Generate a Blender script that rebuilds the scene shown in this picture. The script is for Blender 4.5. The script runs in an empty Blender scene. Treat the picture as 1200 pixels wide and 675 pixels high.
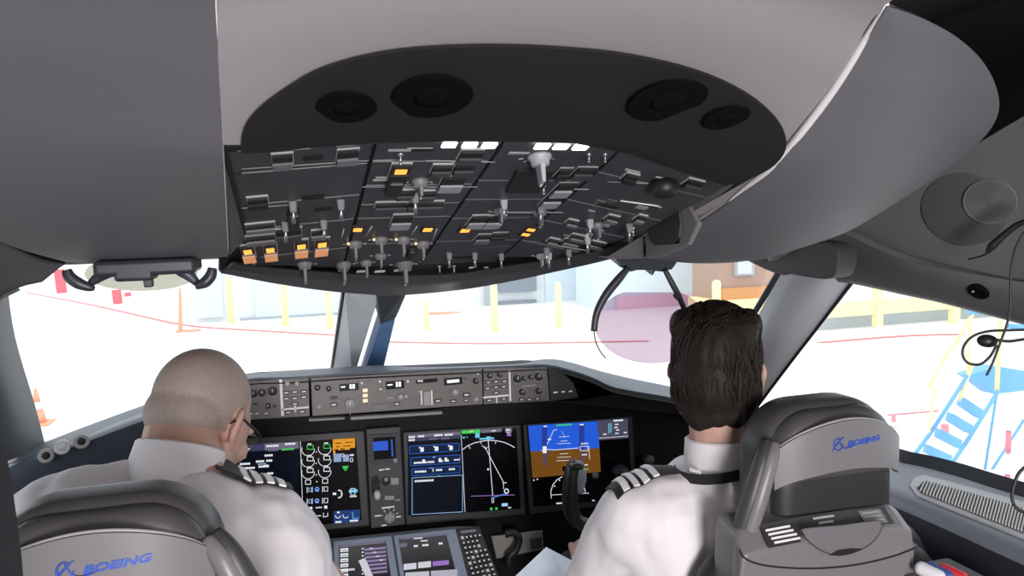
import bpy, bmesh, random
import numpy as np
from mathutils.bvhtree import BVHTree
from math import sin, cos, tan, pi, radians, atan2, sqrt, hypot, exp
from mathutils import Vector, Matrix, Euler, noise
random.seed(7)
S = bpy.context.scene
COL = S.collection

# ------------------------------------------------------------------ camera
FPX, CX, CY = 900.0, 600.0, 337.5
YAW, PIT, ROL = radians(16), radians(4.9), radians(1.7)
CAM = np.array([-.25, 0, 1.4])
fw = np.array([sin(YAW)*cos(PIT), cos(YAW)*cos(PIT), -sin(PIT)])
r0 = np.array([cos(YAW), -sin(YAW), 0]); u0 = np.cross(r0, fw)
RT = cos(ROL)*r0 - sin(ROL)*u0
UP = cos(ROL)*u0 + sin(ROL)*r0
cd = bpy.data.cameras.new('camera'); co = bpy.data.objects.new('camera', cd); COL.objects.link(co)
cd.sensor_width = 36; cd.lens = 36*FPX/1200; cd.clip_start = .01; cd.clip_end = 2000
M = Matrix(((RT[0], UP[0], -fw[0], CAM[0]), (RT[1], UP[1], -fw[1], CAM[1]), (RT[2], UP[2], -fw[2], CAM[2]), (0, 0, 0, 1)))
co.matrix_world = M
S.camera = co

# ------------------------------------------------------------------ world, lamps, exposure
w = bpy.data.worlds.new('overcast_sky'); S.world = w; w.use_nodes = True
nt = w.node_tree; bg = nt.nodes['Background']
tc = nt.nodes.new('ShaderNodeTexCoord'); sx = nt.nodes.new('ShaderNodeSeparateXYZ'); rp = nt.nodes.new('ShaderNodeValToRGB')
nt.links.new(tc.outputs['Generated'], sx.inputs[0]); nt.links.new(sx.outputs['Z'], rp.inputs[0]); nt.links.new(rp.outputs[0], bg.inputs[0])
rp.color_ramp.elements[0].color = (.93, .96, 1, 1); rp.color_ramp.elements[1].color = (.98, .98, 1, 1)
bg.inputs[1].default_value = 2.1
def area(name, loc, target, size, power, color, sy=None):
    l = bpy.data.lights.new(name, 'AREA'); l.energy = power; l.color = color; l.shape = 'RECTANGLE'; l.size = size; l.size_y = sy or size
    o = bpy.data.objects.new(name, l); COL.objects.link(o); o.location = loc
    o.rotation_euler = (Vector(target)-Vector(loc)).to_track_quat('-Z', 'Y').to_euler()
    return o
area('entry_ceiling_lamp', (.15, -1.15, 1.74), (.1, .9, 1.1), .7, 17, (1, .93, .94), .35)
area('rear_fill_lamp', (-.1, -1.2, 1.0), (.0, 1.0, 1.15), .5, 50, (1, .94, .955), .5)  # unseen fill lamp added behind the camera to brighten shirts, seats and ceiling
S.view_settings.view_transform = 'Standard'
S.view_settings.look = 'None'
S.view_settings.exposure = 0.0
S.view_settings.gamma = 1
S.view_settings.use_curve_mapping = False

# ------------------------------------------------------------------ pixel -> place helpers (pixels of the 1200x675 frame)
def ray(px, py): return fw + RT*(px-CX)/FPX + UP*(CY-py)/FPX
def V3(a): return Vector((float(a[0]), float(a[1]), float(a[2])))
def onX(px, py, x): d = ray(px, py); return V3(CAM + d*(x-CAM[0])/d[0])
def onY(px, py, y): d = ray(px, py); return V3(CAM + d*(y-CAM[1])/d[1])
def onZ(px, py, z): d = ray(px, py); return V3(CAM + d*(z-CAM[2])/d[2])
def atD(px, py, D): return V3(CAM + ray(px, py)*D)
def onP(px, py, p0, n):
    d = V3(ray(px, py)); c = V3(CAM); t = (Vector(p0)-c).dot(n)/d.dot(n); return c + d*t

# ------------------------------------------------------------------ materials (all procedural)
MATS = {}
def mat(name, color, rough=.5, metal=0, emit=None, es=1, noise_amt=0, nscale=300, bump=0, bscale=800, coat=0, alpha=None, spec=.5):
    if name in MATS: return MATS[name]
    m = bpy.data.materials.new(name); m.use_nodes = True; t = m.node_tree; b = t.nodes['Principled BSDF']
    b.inputs['Base Color'].default_value = (*color, 1); b.inputs['Roughness'].default_value = rough; b.inputs['Metallic'].default_value = metal
    b.inputs['Specular IOR Level'].default_value = spec
    if coat: b.inputs['Coat Weight'].default_value = coat
    if emit: b.inputs['Emission Color'].default_value = (*emit, 1); b.inputs['Emission Strength'].default_value = es
    if noise_amt:
        c = t.nodes.new('ShaderNodeTexCoord'); n = t.nodes.new('ShaderNodeTexNoise'); n.inputs['Scale'].default_value = nscale; n.inputs['Detail'].default_value = 4
        mx = t.nodes.new('ShaderNodeMixRGB'); mx.inputs[1].default_value = (*[c_*(1-noise_amt) for c_ in color], 1); mx.inputs[2].default_value = (*[min(1, c_*(1+noise_amt)) for c_ in color], 1)
        t.links.new(c.outputs['Object'], n.inputs['Vector']); t.links.new(n.outputs['Fac'], mx.inputs[0]); t.links.new(mx.outputs[0], b.inputs['Base Color'])
    if bump:
        c = t.nodes.new('ShaderNodeTexCoord'); n = t.nodes.new('ShaderNodeTexNoise'); n.inputs['Scale'].default_value = bscale; n.inputs['Detail'].default_value = 3
        bp = t.nodes.new('ShaderNodeBump'); bp.inputs['Strength'].default_value = bump; bp.inputs['Distance'].default_value = .002
        t.links.new(c.outputs['Object'], n.inputs['Vector']); t.links.new(n.outputs['Fac'], bp.inputs['Height']); t.links.new(bp.outputs[0], b.inputs['Normal'])
    MATS[name] = m; return m
def glass(name, tint=(.97, .99, 1), refl=.06):
    if name in MATS: return MATS[name]
    m = bpy.data.materials.new(name); m.use_nodes = True; t = m.node_tree; t.nodes.clear()
    o = t.nodes.new('ShaderNodeOutputMaterial'); a = t.nodes.new('ShaderNodeBsdfTransparent'); g = t.nodes.new('ShaderNodeBsdfGlossy'); mx = t.nodes.new('ShaderNodeMixShader')
    a.inputs[0].default_value = (*tint, 1); g.inputs['Roughness'].default_value = .02; mx.inputs[0].default_value = refl
    t.links.new(a.outputs[0], mx.inputs[1]); t.links.new(g.outputs[0], mx.inputs[2]); t.links.new(mx.outputs[0], o.inputs[0]); MATS[name] = m; return m
def glow(name, c, s=1): return mat(name, (.004, .004, .004), .4, 0, c, s, spec=.1)
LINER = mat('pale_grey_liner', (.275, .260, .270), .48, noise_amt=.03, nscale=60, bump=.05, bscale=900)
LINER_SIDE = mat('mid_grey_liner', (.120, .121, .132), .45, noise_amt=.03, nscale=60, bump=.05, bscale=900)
DKLINER = mat('dark_grey_liner', (.10, .10, .106), .55, bump=.05, bscale=900)
BLACK = mat('black_plastic', (.012, .012, .014), .5)
DARK = mat('charcoal_panel', (.042, .042, .047), .5)
EYEB = mat('near_black_fabric', (.005, .005, .006), .75)
WHITE = mat('white_mark', (.75, .75, .75), .5)

# ------------------------------------------------------------------ mesh helpers
class MB:
    """collects shapes into one bmesh, several material slots"""
    def __init__(s): s.bm = bmesh.new(); s.mats = []; s.cur = 0
    def use(s, m):
        if m not in s.mats: s.mats.append(m)
        s.cur = s.mats.index(m); return s
    def _new(s, verts, faces, smooth=False):
        vs = [s.bm.verts.new(v) for v in verts]; out = []
        for f in faces:
            try: fc = s.bm.faces.new([vs[i] for i in f])
            except ValueError: continue
            fc.material_index = s.cur; fc.smooth = smooth; out.append(fc)
        return vs, out
    def box(s, c, size, rot=None, bevel=0, seg=2, taper=None):
        hx, hy, hz = [q/2 for q in size]; R_ = rot if isinstance(rot, Matrix) else (Euler(rot).to_matrix() if rot else Matrix.Identity(3))
        tx, ty = taper or (1, 1)
        vv = []
        for z in (-hz, hz):
            k = (tx, ty) if z > 0 else (1, 1)
            for x, y in ((-hx, -hy), (hx, -hy), (hx, hy), (-hx, hy)): vv.append(R_ @ Vector((x*k[0], y*k[1], z)) + Vector(c))
        vs, fs = s._new(vv, [(3, 2, 1, 0), (4, 5, 6, 7), (0, 1, 5, 4), (1, 2, 6, 5), (2, 3, 7, 6), (3, 0, 4, 7)])
        if bevel:
            es = list({e for f in fs for e in f.edges})
            r = bmesh.ops.bevel(s.bm, geom=es, offset=bevel, segments=seg, affect='EDGES', profile=.5)
            for f in r['faces']: f.material_index = s.cur; f.smooth = True
        return s
    def cyl(s, a, b, r1, r2=None, n=20, caps=True, smooth=True):
        a = Vector(a); b = Vector(b); r2 = r1 if r2 is None else r2
        q = (b-a).to_track_quat('Z', 'Y').to_matrix(); vv = []
        for p, r in ((a, r1), (b, r2)):
            for i in range(n): vv.append(p + q @ Vector((r*cos(2*pi*i/n), r*sin(2*pi*i/n), 0)))
        vs, fs = s._new(vv, [(i, (i+1) % n, n+(i+1) % n, n+i) for i in range(n)], smooth)
        if caps: s._face(vs[:n][::-1]); s._face(vs[n:])
        return s
    def _face(s, vs, smooth=False):
        try: f = s.bm.faces.new(vs); f.material_index = s.cur; f.smooth = smooth
        except ValueError: pass
    def ring(s, c, n_, r, t, seg=32, k=8):
        """torus"""
        q = Vector(n_).to_track_quat('Z', 'Y').to_matrix(); vv = []
        for i in range(seg):
            A = 2*pi*i/seg
            for j in range(k):
                B = 2*pi*j/k; vv.append(Vector(c)+q @ Vector(((r+t*cos(B))*cos(A), (r+t*cos(B))*sin(A), t*sin(B))))
        s._new(vv, [(i*k+j, ((i+1) % seg)*k+j, ((i+1) % seg)*k+(j+1) % k, i*k+(j+1) % k) for i in range(seg) for j in range(k)], True); return s
    def lathe(s, c, axis, prof, n=28):
        q = Vector(axis).to_track_quat('Z', 'Y').to_matrix(); vv = []
        for r, z in prof:
            for i in range(n): vv.append(Vector(c)+q @ Vector((r*cos(2*pi*i/n), r*sin(2*pi*i/n), z)))
        vs, fs = s._new(vv, [(k*n+i, k*n+(i+1) % n, (k+1)*n+(i+1) % n, (k+1)*n+i) for k in range(len(prof)-1) for i in range(n)], True)
        if prof[0][0] > 1e-5: s._face(vs[:n][::-1])
        if prof[-1][0] > 1e-5: s._face(vs[-n:])
        return s
    def tube(s, pts, r, n=10, sm=4):
        P = spline(pts, sm) if sm > 1 and len(pts) > 2 else [Vector(p) for p in pts]
        rs = r if isinstance(r, (list, tuple)) else None
        m = len(P); vv = []; up = None
        for i, p in enumerate(P):
            t = (P[min(i+1, m-1)]-P[max(i-1, 0)]).normalized()
            if up is None:
                up = t.orthogonal().normalized()
            up = (up - t*up.dot(t)).normalized(); sd = t.cross(up)
            if rs:
                f = i/(m-1)*(len(rs)-1); k = min(int(f), len(rs)-2); rr = rs[k]+(rs[k+1]-rs[k])*(f-k)
            else: rr = r
            for j in range(n): vv.append(p + up*rr*cos(2*pi*j/n) + sd*rr*sin(2*pi*j/n))
        vs, fs = s._new(vv, [(i*n+j, i*n+(j+1) % n, (i+1)*n+(j+1) % n, (i+1)*n+j) for i in range(m-1) for j in range(n)], True)
        s._face(vs[:n][::-1]); s._face(vs[-n:]); return s
    def prism(s, poly, off, smooth=False):
        """polygon (3D points) extruded by vector off"""
        n = len(poly); vv = [Vector(p) for p in poly]; vv += [p+Vector(off) for p in vv]
        vs, fs = s._new(vv, [(i, (i+1) % n, n+(i+1) % n, n+i) for i in range(n)], smooth)
        s._face(vs[:n][::-1]); s._face(vs[n:]); return s
    def grid(s, P, smooth=True, closed=False):
        nu, nv = len(P), len(P[0]); vv = [p for r in P for p in r]
        fs = [(i*nv+j, i*nv+j+1, (i+1)*nv+j+1, (i+1)*nv+j) for i in range(nu-1) for j in range(nv-1)]
        if closed: fs += [(i*nv+nv-1, i*nv, (i+1)*nv, (i+1)*nv+nv-1) for i in range(nu-1)]
        s._new(vv, fs, smooth); return s
    def ell(s, c, rad, rot=None, nu=20, nv=14):
        R_ = rot if isinstance(rot, Matrix) else (Euler(rot).to_matrix() if rot else Matrix.Identity(3)); vv = []
        for i in range(nv+1):
            th = pi*i/nv
            for j in range(nu): vv.append(Vector(c)+R_ @ Vector((rad[0]*sin(th)*cos(2*pi*j/nu), rad[1]*sin(th)*sin(2*pi*j/nu), rad[2]*cos(th))))
        s._new(vv, [(i*nu+j, (i+1)*nu+j, (i+1)*nu+(j+1) % nu, i*nu+(j+1) % nu) for i in range(nv) for j in range(nu)], True); return s
    def cap(s, a, b, ra, rb=None, n=16):
        """closed capsule with round ends"""
        rb = ra if rb is None else rb; a = Vector(a); b = Vector(b); d = b-a; L = d.length; q = d.to_track_quat('Z', 'Y').to_matrix(); vv = []; m = 5; prof = []
        for i in range(m+1): t = pi/2*i/m; prof.append((ra*sin(t), -ra*cos(t)))
        for i in range(m+1): t = pi/2*i/m; prof.append((rb*cos(t), L+rb*sin(t)))
        for r, z in prof:
            for i in range(n): vv.append(a+q @ Vector((max(r, 1e-5)*cos(2*pi*i/n), max(r, 1e-5)*sin(2*pi*i/n), z)))
        vs, fs = s._new(vv, [(k*n+i, k*n+(i+1) % n, (k+1)*n+(i+1) % n, (k+1)*n+i) for k in range(len(prof)-1) for i in range(n)], True)
        s._face(vs[:n][::-1]); s._face(vs[-n:]); return s
    def build(s, name, m=None, parent=None, fix=True):
        if fix: bmesh.ops.recalc_face_normals(s.bm, faces=s.bm.faces[:])
        me = bpy.data.meshes.new(name); s.bm.to_mesh(me); s.bm.free()
        for q in (s.mats or [m or BLACK]): me.materials.append(q)
        o = bpy.data.objects.new(name, me); COL.objects.link(o)
        if parent: o.parent = parent
        return o
    def bvh(s): s.bm.normal_update(); return BVHTree.FromBMesh(s.bm)
def spline(pts, k=6, closed=False):
    P = [Vector(p) for p in pts]; n = len(P); out = []
    rng = range(n) if closed else range(n-1)
    for i in rng:
        if closed: a, b, c, d = P[(i-1) % n], P[i], P[(i+1) % n], P[(i+2) % n]
        else: a, b, c, d = P[max(i-1, 0)], P[i], P[i+1], P[min(i+2, n-1)]
        for j in range(k):
            t = j/k; out.append(.5*((2*b)+(c-a)*t+(2*a-5*b+4*c-d)*t*t+(3*b-a-3*c+d)*t**3))
    if not closed: out.append(P[-1])
    return out
def sgrid(P, ku=5, kv=5):
    rows = [spline(r, kv) for r in P]; cols = [spline([r[j] for r in rows], ku) for j in range(len(rows[0]))]
    return [[cols[j][i] for j in range(len(cols))] for i in range(len(cols[0]))]
def solid(o, th, off=1, bevel=0):
    m = o.modifiers.new('thickness', 'SOLIDIFY'); m.thickness = th; m.offset = off; m.use_even_offset = False
    if bevel:
        b = o.modifiers.new('edge', 'BEVEL'); b.width = bevel; b.segments = 3; b.limit_method = 'ANGLE'; b.angle_limit = radians(50)
    else:
        e = o.modifiers.new('crisp', 'EDGE_SPLIT'); e.split_angle = radians(45)
    return o
def bev(o, wd, seg=2, ang=40):
    b = o.modifiers.new('edge', 'BEVEL'); b.width = wd; b.segments = seg; b.limit_method = 'ANGLE'; b.angle_limit = radians(ang); return o
def tag(o, label=None, cat=None, group=None, kind=None):
    if label: o['label'] = label
    if cat: o['category'] = cat
    if group: o['group'] = group
    if kind: o['kind'] = kind
    return o
def thing(name, label, cat, loc=(0, 0, 0), group=None, rot=(0, 0, 0)):
    o = bpy.data.objects.new(name, None); COL.objects.link(o); o.location = loc; o.rotation_euler = rot; o.empty_display_size = .05
    return tag(o, label, cat, group)
def struct(o, label=None, cat=None): return tag(o, label, cat, kind='structure')
def copy_tree(o, parent=None):
    c = o.copy(); COL.objects.link(c)
    if parent: c.parent = parent
    for ch in [q for q in bpy.data.objects if q.parent == o and q is not c]: copy_tree(ch, c)
    return c
def world_parent(o, parent):
    """parent without moving: parents here are unrotated or identity-scaled empties"""
    o.parent = parent; o.matrix_parent_inverse = Matrix.LocRotScale(parent.location, parent.rotation_euler, None).inverted(); return o
def text_mb(body, size, shear=0, extrude=.0006, offset=0, name='text'):
    c = bpy.data.curves.new(name, 'FONT'); c.body = body; c.size = size; c.extrude = extrude; c.align_x = 'LEFT'; c.shear = shear; c.offset = offset; c.resolution_u = 3
    o = bpy.data.objects.new(name, c); COL.objects.link(o)
    dg = bpy.context.evaluated_depsgraph_get(); me = bpy.data.meshes.new_from_object(o.evaluated_get(dg))
    bpy.data.objects.remove(o); bpy.data.curves.remove(c)
    vs = [v.co.copy() for v in me.vertices]; fs = [tuple(p.vertices) for p in me.polygons]; bpy.data.meshes.remove(me)
    return vs, fs
def W(mb, name, m, root): return world_parent(mb.build(name, m), root)
# ================================================================== the cockpit shell
mb = MB(); mb.box((0, .3, -.03), (2.6, 4.6, .06)); struct(mb.build('floor', mat('dark_carpet', (.05, .05, .06), .95, noise_amt=.3, nscale=400)))
mb = MB(); mb.box((0, -1.55, .9), (2.6, .06, 1.9)); struct(mb.build('wall_rear', LINER))
for sd, nm in ((-1, 'wall_left'), (1, 'wall_right')):
    mb = MB(); mb.box((sd*1.27, .4, .35), (.06, 4.0, .75)); mb.box((sd*1.27, .1, 1.56), (.06, 3.2, .56)); mb.box((sd*1.27, -.55, 1.0), (.06, 2.1, .55))
    struct(mb.build(nm, mat('black_headliner', (.016, .016, .018), .8)))
mb = MB(); mb.box((0, .1, 1.87), (2.6, 3.3, .06)); struct(mb.build('ceiling', mat('black_headliner', (.016, .016, .018), .8)))
mb = MB(); mb.box((0, 1.78, 1.62), (2.6, .05, .56)); struct(mb.build('wall_front', DKLINER))
mb = MB(); mb.box((0, 2.75, .32), (2.6, .05, .66)); mb.box((0, 2.345, .2), (2.6, .04, .4)); struct(mb.build('wall_nose', BLACK))

# --- ceiling liner (between the seams): profile of height over station
def seamX(Y): return float(np.interp(Y, [.2, .617, .82, .95, 1.2, 1.3], [.285, .306, .328, .334, .338, .34]))
SEAM = [(1040, 8, .617), (1012, 52, .664), (977, 108, .72), (915, 190, .82), (850, 242, .955), (800, 275, 1.075), (758, 303, 1.2)]
SZ = [onY(*a) for a in SEAM]
sy = [p.y for p in SZ]; sxs = [p.x for p in SZ]; szs = [p.z for p in SZ]
def seam(Y, sd=1):
    return Vector((sd*float(np.interp(Y, sy, sxs)), Y, float(np.interp(Y, sy, szs))))
def lseam(Y):
    z = float(np.interp(Y, sy, szs))+.031*min(1, max(0, (Y-.617)/.583)); x = -.31
    for k in range(40):
        v = np.array([x, Y, z])-CAM; D = v@fw; px = CX+FPX*(v@RT)/D; py = CY-FPX*(v@UP)/D
        x -= (px-(252+max(py, 0)/308*16))*D/FPX*.8
    return Vector((x, Y, z))
RISE = .003
rows = []
for Y in (.3, .45, .617, .70, .78, .86, .92, 1.0, 1.1, 1.2):
    if Y < .617:
        p = Vector((.306, Y, szs[0]+(.617-Y)*.14))
    else: p = seam(Y)
    row = []; xl, xr = (-.297 if Y < .617 else lseam(Y).x), p.x
    for t in (-1, -.6, -.2, .2, .6, 1): row.append(Vector((xl+(xr-xl)*(t+1)/2, Y-(1-t*t)*.02, p.z+RISE+(1-t*t)*float(np.interp(Y, [.3, .617, .86, 1.2], [.02, .035, .058, .09])))))
    rows.append(row)
CEIL_ROWS = rows
last = []
for j, Y in enumerate((.80, .85, .875, .885, .888, .84)):
    ys = [r[j].y for r in rows]; last.append(Vector([float(np.interp(Y, ys, [r[j][k] for r in rows])) for k in range(3)]))
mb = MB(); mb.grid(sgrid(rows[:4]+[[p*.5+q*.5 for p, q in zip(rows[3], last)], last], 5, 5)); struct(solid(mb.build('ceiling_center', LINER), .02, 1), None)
# surface the ceiling insert follows
from mathutils.bvhtree import BVHTree
_g = sgrid(rows, 6, 6); _v = [p for r in _g for p in r]; _n = len(_g[0])
CEIL = BVHTree.FromPolygons(_v, [(i*_n+j, i*_n+j+1, (i+1)*_n+j+1, (i+1)*_n+j) for i in range(len(_g)-1) for j in range(_n-1)])
def onCeil(px, py):
    for k in range(60):
        h = CEIL.ray_cast(V3(CAM), V3(ray(px, py)).normalized())
        if h[0]: return h[0]
        px += (600-px)*.02; py += (120-py)*.02
# --- side ceiling panels (left one mirrors the right one)
OUT = [(1050, 10.5, .621), (1088, 25, .64), (1122, 44, .665), (1150, 70, .70), (1166, 98, .735), (1171, 125, .77), (1163, 148, .797), (1142, 172, .83), (1100, 205, .875), (1045, 241, .955), (985, 275, 1.06), (905, 301, 1.2)]
SY = (.617, .635, .655, .68, .705, .735, .77, .815, .87, .95, 1.06, 1.2)
out = [onY(*a) for a in OUT]
def side_panel(sd, nm):
    rr = []; OO = list(out)
    if sd < 0:
        OO = [Vector((p.x, p.y, p.z+.028*min(1, i/6))) for i, p in enumerate(OO)]
        for i, a in ((-1, (78, 307, 1.2)), (-2, (12, 288, 1.1))): q = onY(*a); OO[i] = Vector((-q.x, q.y, q.z))
    for i, (y, b) in enumerate(zip(SY, OO)):
        a = seam(y) if sd > 0 else lseam(y); b = Vector((sd*b.x, b.y, b.z)); k = min(1, i/4)
        rr.append([a+(b-a)*t+Vector((0, -.004, -.010 if sd > 0 else -.004))*4*t*(1-t)*k for t in (0, .3, .6, .85, 1)])
    if sd < 0: rr = [r[::-1] for r in rr]
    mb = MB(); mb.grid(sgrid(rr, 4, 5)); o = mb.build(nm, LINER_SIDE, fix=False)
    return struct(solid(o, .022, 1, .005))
for sd, nm in ((1, 'ceiling_right'), (-1, 'ceiling_left')): side_panel(sd, nm)
EDGE = mat('edge_highlight_pale', (.72, .70, .70), .4)  # pale tube colour paints the highlight along each panel's rounded edge
for sd, nm, ys in ((1, 'edge_highlight_7', (.618, .66, .72, .78, .84, .90, .95)), (-1, 'edge_highlight_8', (.618, .7, .8, .9, 1.0, 1.1, 1.19))):
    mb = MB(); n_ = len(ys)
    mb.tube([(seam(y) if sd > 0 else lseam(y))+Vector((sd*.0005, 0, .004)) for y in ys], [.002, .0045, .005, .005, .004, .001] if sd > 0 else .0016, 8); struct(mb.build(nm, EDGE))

# --- dark oval insert over the overhead panel
OV = [(283, 172), (284, 155), (291, 137), (308, 118), (335, 98), (370, 77), (415, 62), (468, 52), (530, 47.5), (595, 47), (660, 50), (722, 56), (780, 67), (830, 82),
      (873, 103), (902, 126), (917, 147), (920, 167), (908, 186), (885, 200), (850, 212)]
low = [(800, 196), (745, 172), (670, 161), (590, 159), (500, 159), (435, 161), (360, 166), (310, 171)]
print('OC', [(a, tuple(round(q, 3) for q in onCeil(*a))) for a in ((265, 100), (265, 160), (283, 165), (300, 172), (435, 161), (600, 160), (745, 172), (800, 196), (850, 212), (908, 186))])
ol = [(p.x, p.y) for p in spline([(x, y, 0) for x, y in OV], 3)]+low
mb = MB(); cx_, cy_ = 600, 120; gr = []
for k in range(9):
    s_ = k/8; gr.append([onCeil(cx_+(x-cx_)*s_, cy_+(y-cy_)*s_)+Vector((0, -.002, -.007)) for x, y in ol])
mb.grid([r+[r[0]] for r in gr])
bmesh.ops.remove_doubles(mb.bm, verts=mb.bm.verts[:], dist=1e-6)
for fc in mb.bm.faces: fc.normal_update()
if sum(fc.normal.z*fc.calc_area() for fc in mb.bm.faces) > 0: bmesh.ops.reverse_faces(mb.bm, faces=mb.bm.faces[:])
eo = mb.build('overhead_oval_insert', EYEB, fix=False)
tag(eo, 'near-black oval insert in the pale ceiling above the overhead switch panel', 'ceiling panel'); solid(eo, .004, -1)
ISUR = lambda px, py: onCeil(px, py)+Vector((0, -.0035, -.0092))
CN = Vector((0, -.35, -.94)).normalized()
def well(px, py, rp, nm, label):
    c = ISUR(px, py); r = rp*(c-V3(CAM)).length/FPX
    t = thing(nm, label, 'ceiling spotlight', c, 'map light wells in the dark oval insert')
    mb = MB(); mb.use(mat('matt_black', (.004, .004, .005), .95, spec=.05)); mb.lathe(c+CN*.001, CN, [(0, .0012), (r*.55, .0014), (r*.8, .0016), (r*.95, .0014), (r, .001), (r*1.0, .0004)], 36)
    W(mb, 'recess', None, t)
    mb = MB(); mb.lathe(c+CN*.002, CN, [(0, .0016), (r*.3, .0014), (r*.5, .0001)], 24); W(mb, 'lamp_ball', mat('matt_black', (.004,)*3), t)
well(505, 102, 47, 'map_light', 'large round black light well on the left of the oval insert')
well(405, 114, 34, 'map_light', 'small round black light well at the left end of the oval insert')
well(780, 108, 45, 'map_light', 'large round black light well on the right of the oval insert')
well(849, 128, 26, 'map_light', 'small round black light well at the right end of the oval insert')

# --- side header: upper liner with loudspeaker, and the rounded beam above the side window
HDR = []
def side_header(sd, nmA, nmB):
    FOLD = [(988, 275, .765), (1040, 301, .80), (1090, 317, .83), (1140, 327, .86), (1215, 340, .90), (1330, 354, .92)]
    UPE = [(985, 262, .745), (1040, 230, .765), (1095, 200, .785), (1140, 172, .80), (1215, 128, .825), (1330, 70, .85)]
    MID = [((a[0]+b[0])/2+4, (a[1]+b[1])/2+4, .5*(a[2]+b[2])+.004) for a, b in zip(FOLD, UPE)]
    rr = [[onX(*p) for p in UPE], [onX(*p) for p in MID], [onX(*p) for p in FOLD]]
    rr = [r+[r[-1]+Vector((.04, -.35, .0)), r[-1]+Vector((.06, -.75, 0))] for r in rr]
    rr = [[Vector((sd*p.x, p.y, p.z)) for p in r] for r in rr]
    mb = MB(); mb.grid(sgrid(rr, 5, 5)); HDR.append(mb.bvh()); o = solid(mb.build(nmA, DKLINER, fix=False), .015, 1 if sd > 0 else -1); struct(o)
    LOW = [(868, 300, .70), (908, 320, .78), (960, 328, .84), (1000, 333, .86), (1060, 346, .88), (1110, 357, .9), (1215, 385, .93), (1330, 415, .93)]
    TOPB = [(905, 299, .70), (935, 291, .72), (968, 277, .73), (986, 273, .74), (1040, 297, .775), (1090, 312, .81), (1215, 333, .88), (1330, 346, .9)]
    MB1 = [((a[0]*.6+b[0]*.4), a[1]*.6+b[1]*.4, .5*(a[2]+b[2])-.022) for a, b in zip(TOPB, LOW)]
    BACK = [(a[0]+0, a[1]+0, a[2]+.1) for a in LOW]
    rr = [[onX(*p) for p in TOPB], [onX(*p) for p in MB1], [onX(*p) for p in LOW]]
    rr.append([p+Vector((.12, .05, .02)) for p in rr[2]])
    rr = [r+[r[-1]+Vector((.04, -.35, .0)), r[-1]+Vector((.06, -.75, 0))] for r in rr]
    rr = [[Vector((sd*p.x, p.y, p.z)) for p in r] for r in rr]
    mb = MB(); mb.grid(sgrid(rr, 4, 4)); HDR.append(mb.bvh()); o = solid(mb.build(nmB, DKLINER, fix=False), .012, 1 if sd > 0 else -1); struct(o)
side_header(1, 'trim_1', 'trim_2')
side_header(-1, 'trim_3', 'trim_4')
# dark pod at the front end of each header
def pod(sd, nm):
    P = [(868, 300), (905, 299), (932, 292), (956, 284), (972, 284), (981, 293), (982, 308), (976, 324), (962, 327), (930, 322), (905, 316), (895, 315)]
    pp = [onX(px, py, .715) for px, py in P]; pp = [Vector((sd*p.x, p.y, p.z)) for p in spline(pp, 4, True)]
    mb = MB(); mb.prism(pp, Vector((sd*.06, .02, .0))); o = mb.build(nm, mat('dark_pod', (.05, .05, .055), .6)); struct(bev(o, .005))
pod(1, 'trim_5')
pod(-1, 'trim_6')

mb = MB(); mb.prism([onY(x, y, 1.36) for x, y in ((-60, 268), (4, 284), (30, 296), (50, 304), (78, 309), (70, 314), (49, 331), (30, 335), (12, 341), (0, 347), (-60, 362))], (-.02, .12, .01)); struct(bev(mb.build('trim_11', mat('dark_pod', (.05, .05, .055), .6)), .008))
# --- windscreen posts
PA, PB = mat('post_grey', (.36, .37, .39), .5), mat('post_dark', (.06, .065, .075), .5)
t = thing('windscreen_post', 'grey windscreen post at the centre between the two front windows', 'window post', (-.05, 2.6, .9))
def quadbar(px4, ys, off):
    return [onY(p[0], p[1], y) for p, y in zip(px4, ys)], off
a = [onY(404, 335, 2.16), onY(448, 335, 2.03), onY(433, 380, 2.31), onY(413, 445, 2.63), onY(388, 445, 2.76)]
mb = MB(); mb.prism(a, Vector((.02, .05, .03))); W(mb, 'post_face', mat('post_lit_pale', (.62, .64, .67), .5), t)  # window light on this face is put into its pale colour
a = [onY(402, 335, 2.155), onY(407, 335, 2.155), onY(391, 445, 2.755), onY(386, 445, 2.755)]
mb = MB(); mb.prism(a, Vector((0, .02, .01))); W(mb, 'seal_strip', BLACK, t)
a = [onY(440, 335, 2.0), onY(480, 335, 2.0), onY(464, 372, 2.23), onY(446, 380, 2.25), onY(443, 372, 2.22)]
mb = MB(); mb.prism(a, Vector((0, .06, .03))); W(mb, 'post_head', PB, t)
a = [onY(446, 380, 2.25), onY(463, 374, 2.23), onY(446, 445, 2.61), onY(424, 445, 2.61)]
mb = MB(); mb.prism(a, Vector((.0, .06, .03))); W(mb, 'post_return', mat('post_lit_blue', (.12, .24, .46), .35), t)  # blue light on this side of the post is put into its colour
# right-hand post
t = thing('windscreen_post', 'wide sloping grey post to the right of the dark-haired pilot', 'window post', (.95, 2.0, .8))
lowp = [(800, 462, .96), (868, 500, 1.0)]
rr = [[onX(917, 318, .80), onX(935, 320, .78), onX(965, 325, .80), onX(1003, 325, .90)],
      [onX(890, 366, .85), onX(905, 372, .83), onX(925, 380, .85), onX(962, 380, .93)],
      [onX(862, 420, .92), onX(872, 430, .90), onX(890, 438, .92), onX(916, 440, .98)],
      [onX(828, 482, 1.0), onX(838, 492, .98), onX(850, 500, 1.0), onX(868, 506, 1.03)]]
mb = MB(); mb.grid(sgrid(rr, 5, 6)); o = solid(mb.build('post_face', PA, fix=False), .02, 1); world_parent(o, t)
mb = MB(); mb.tube([onX(1001, 328, .895), onX(960, 381, .925), onX(914, 441, .975), onX(868, 503, 1.02)], .004); W(mb, 'seal_strip', BLACK, t)
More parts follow.
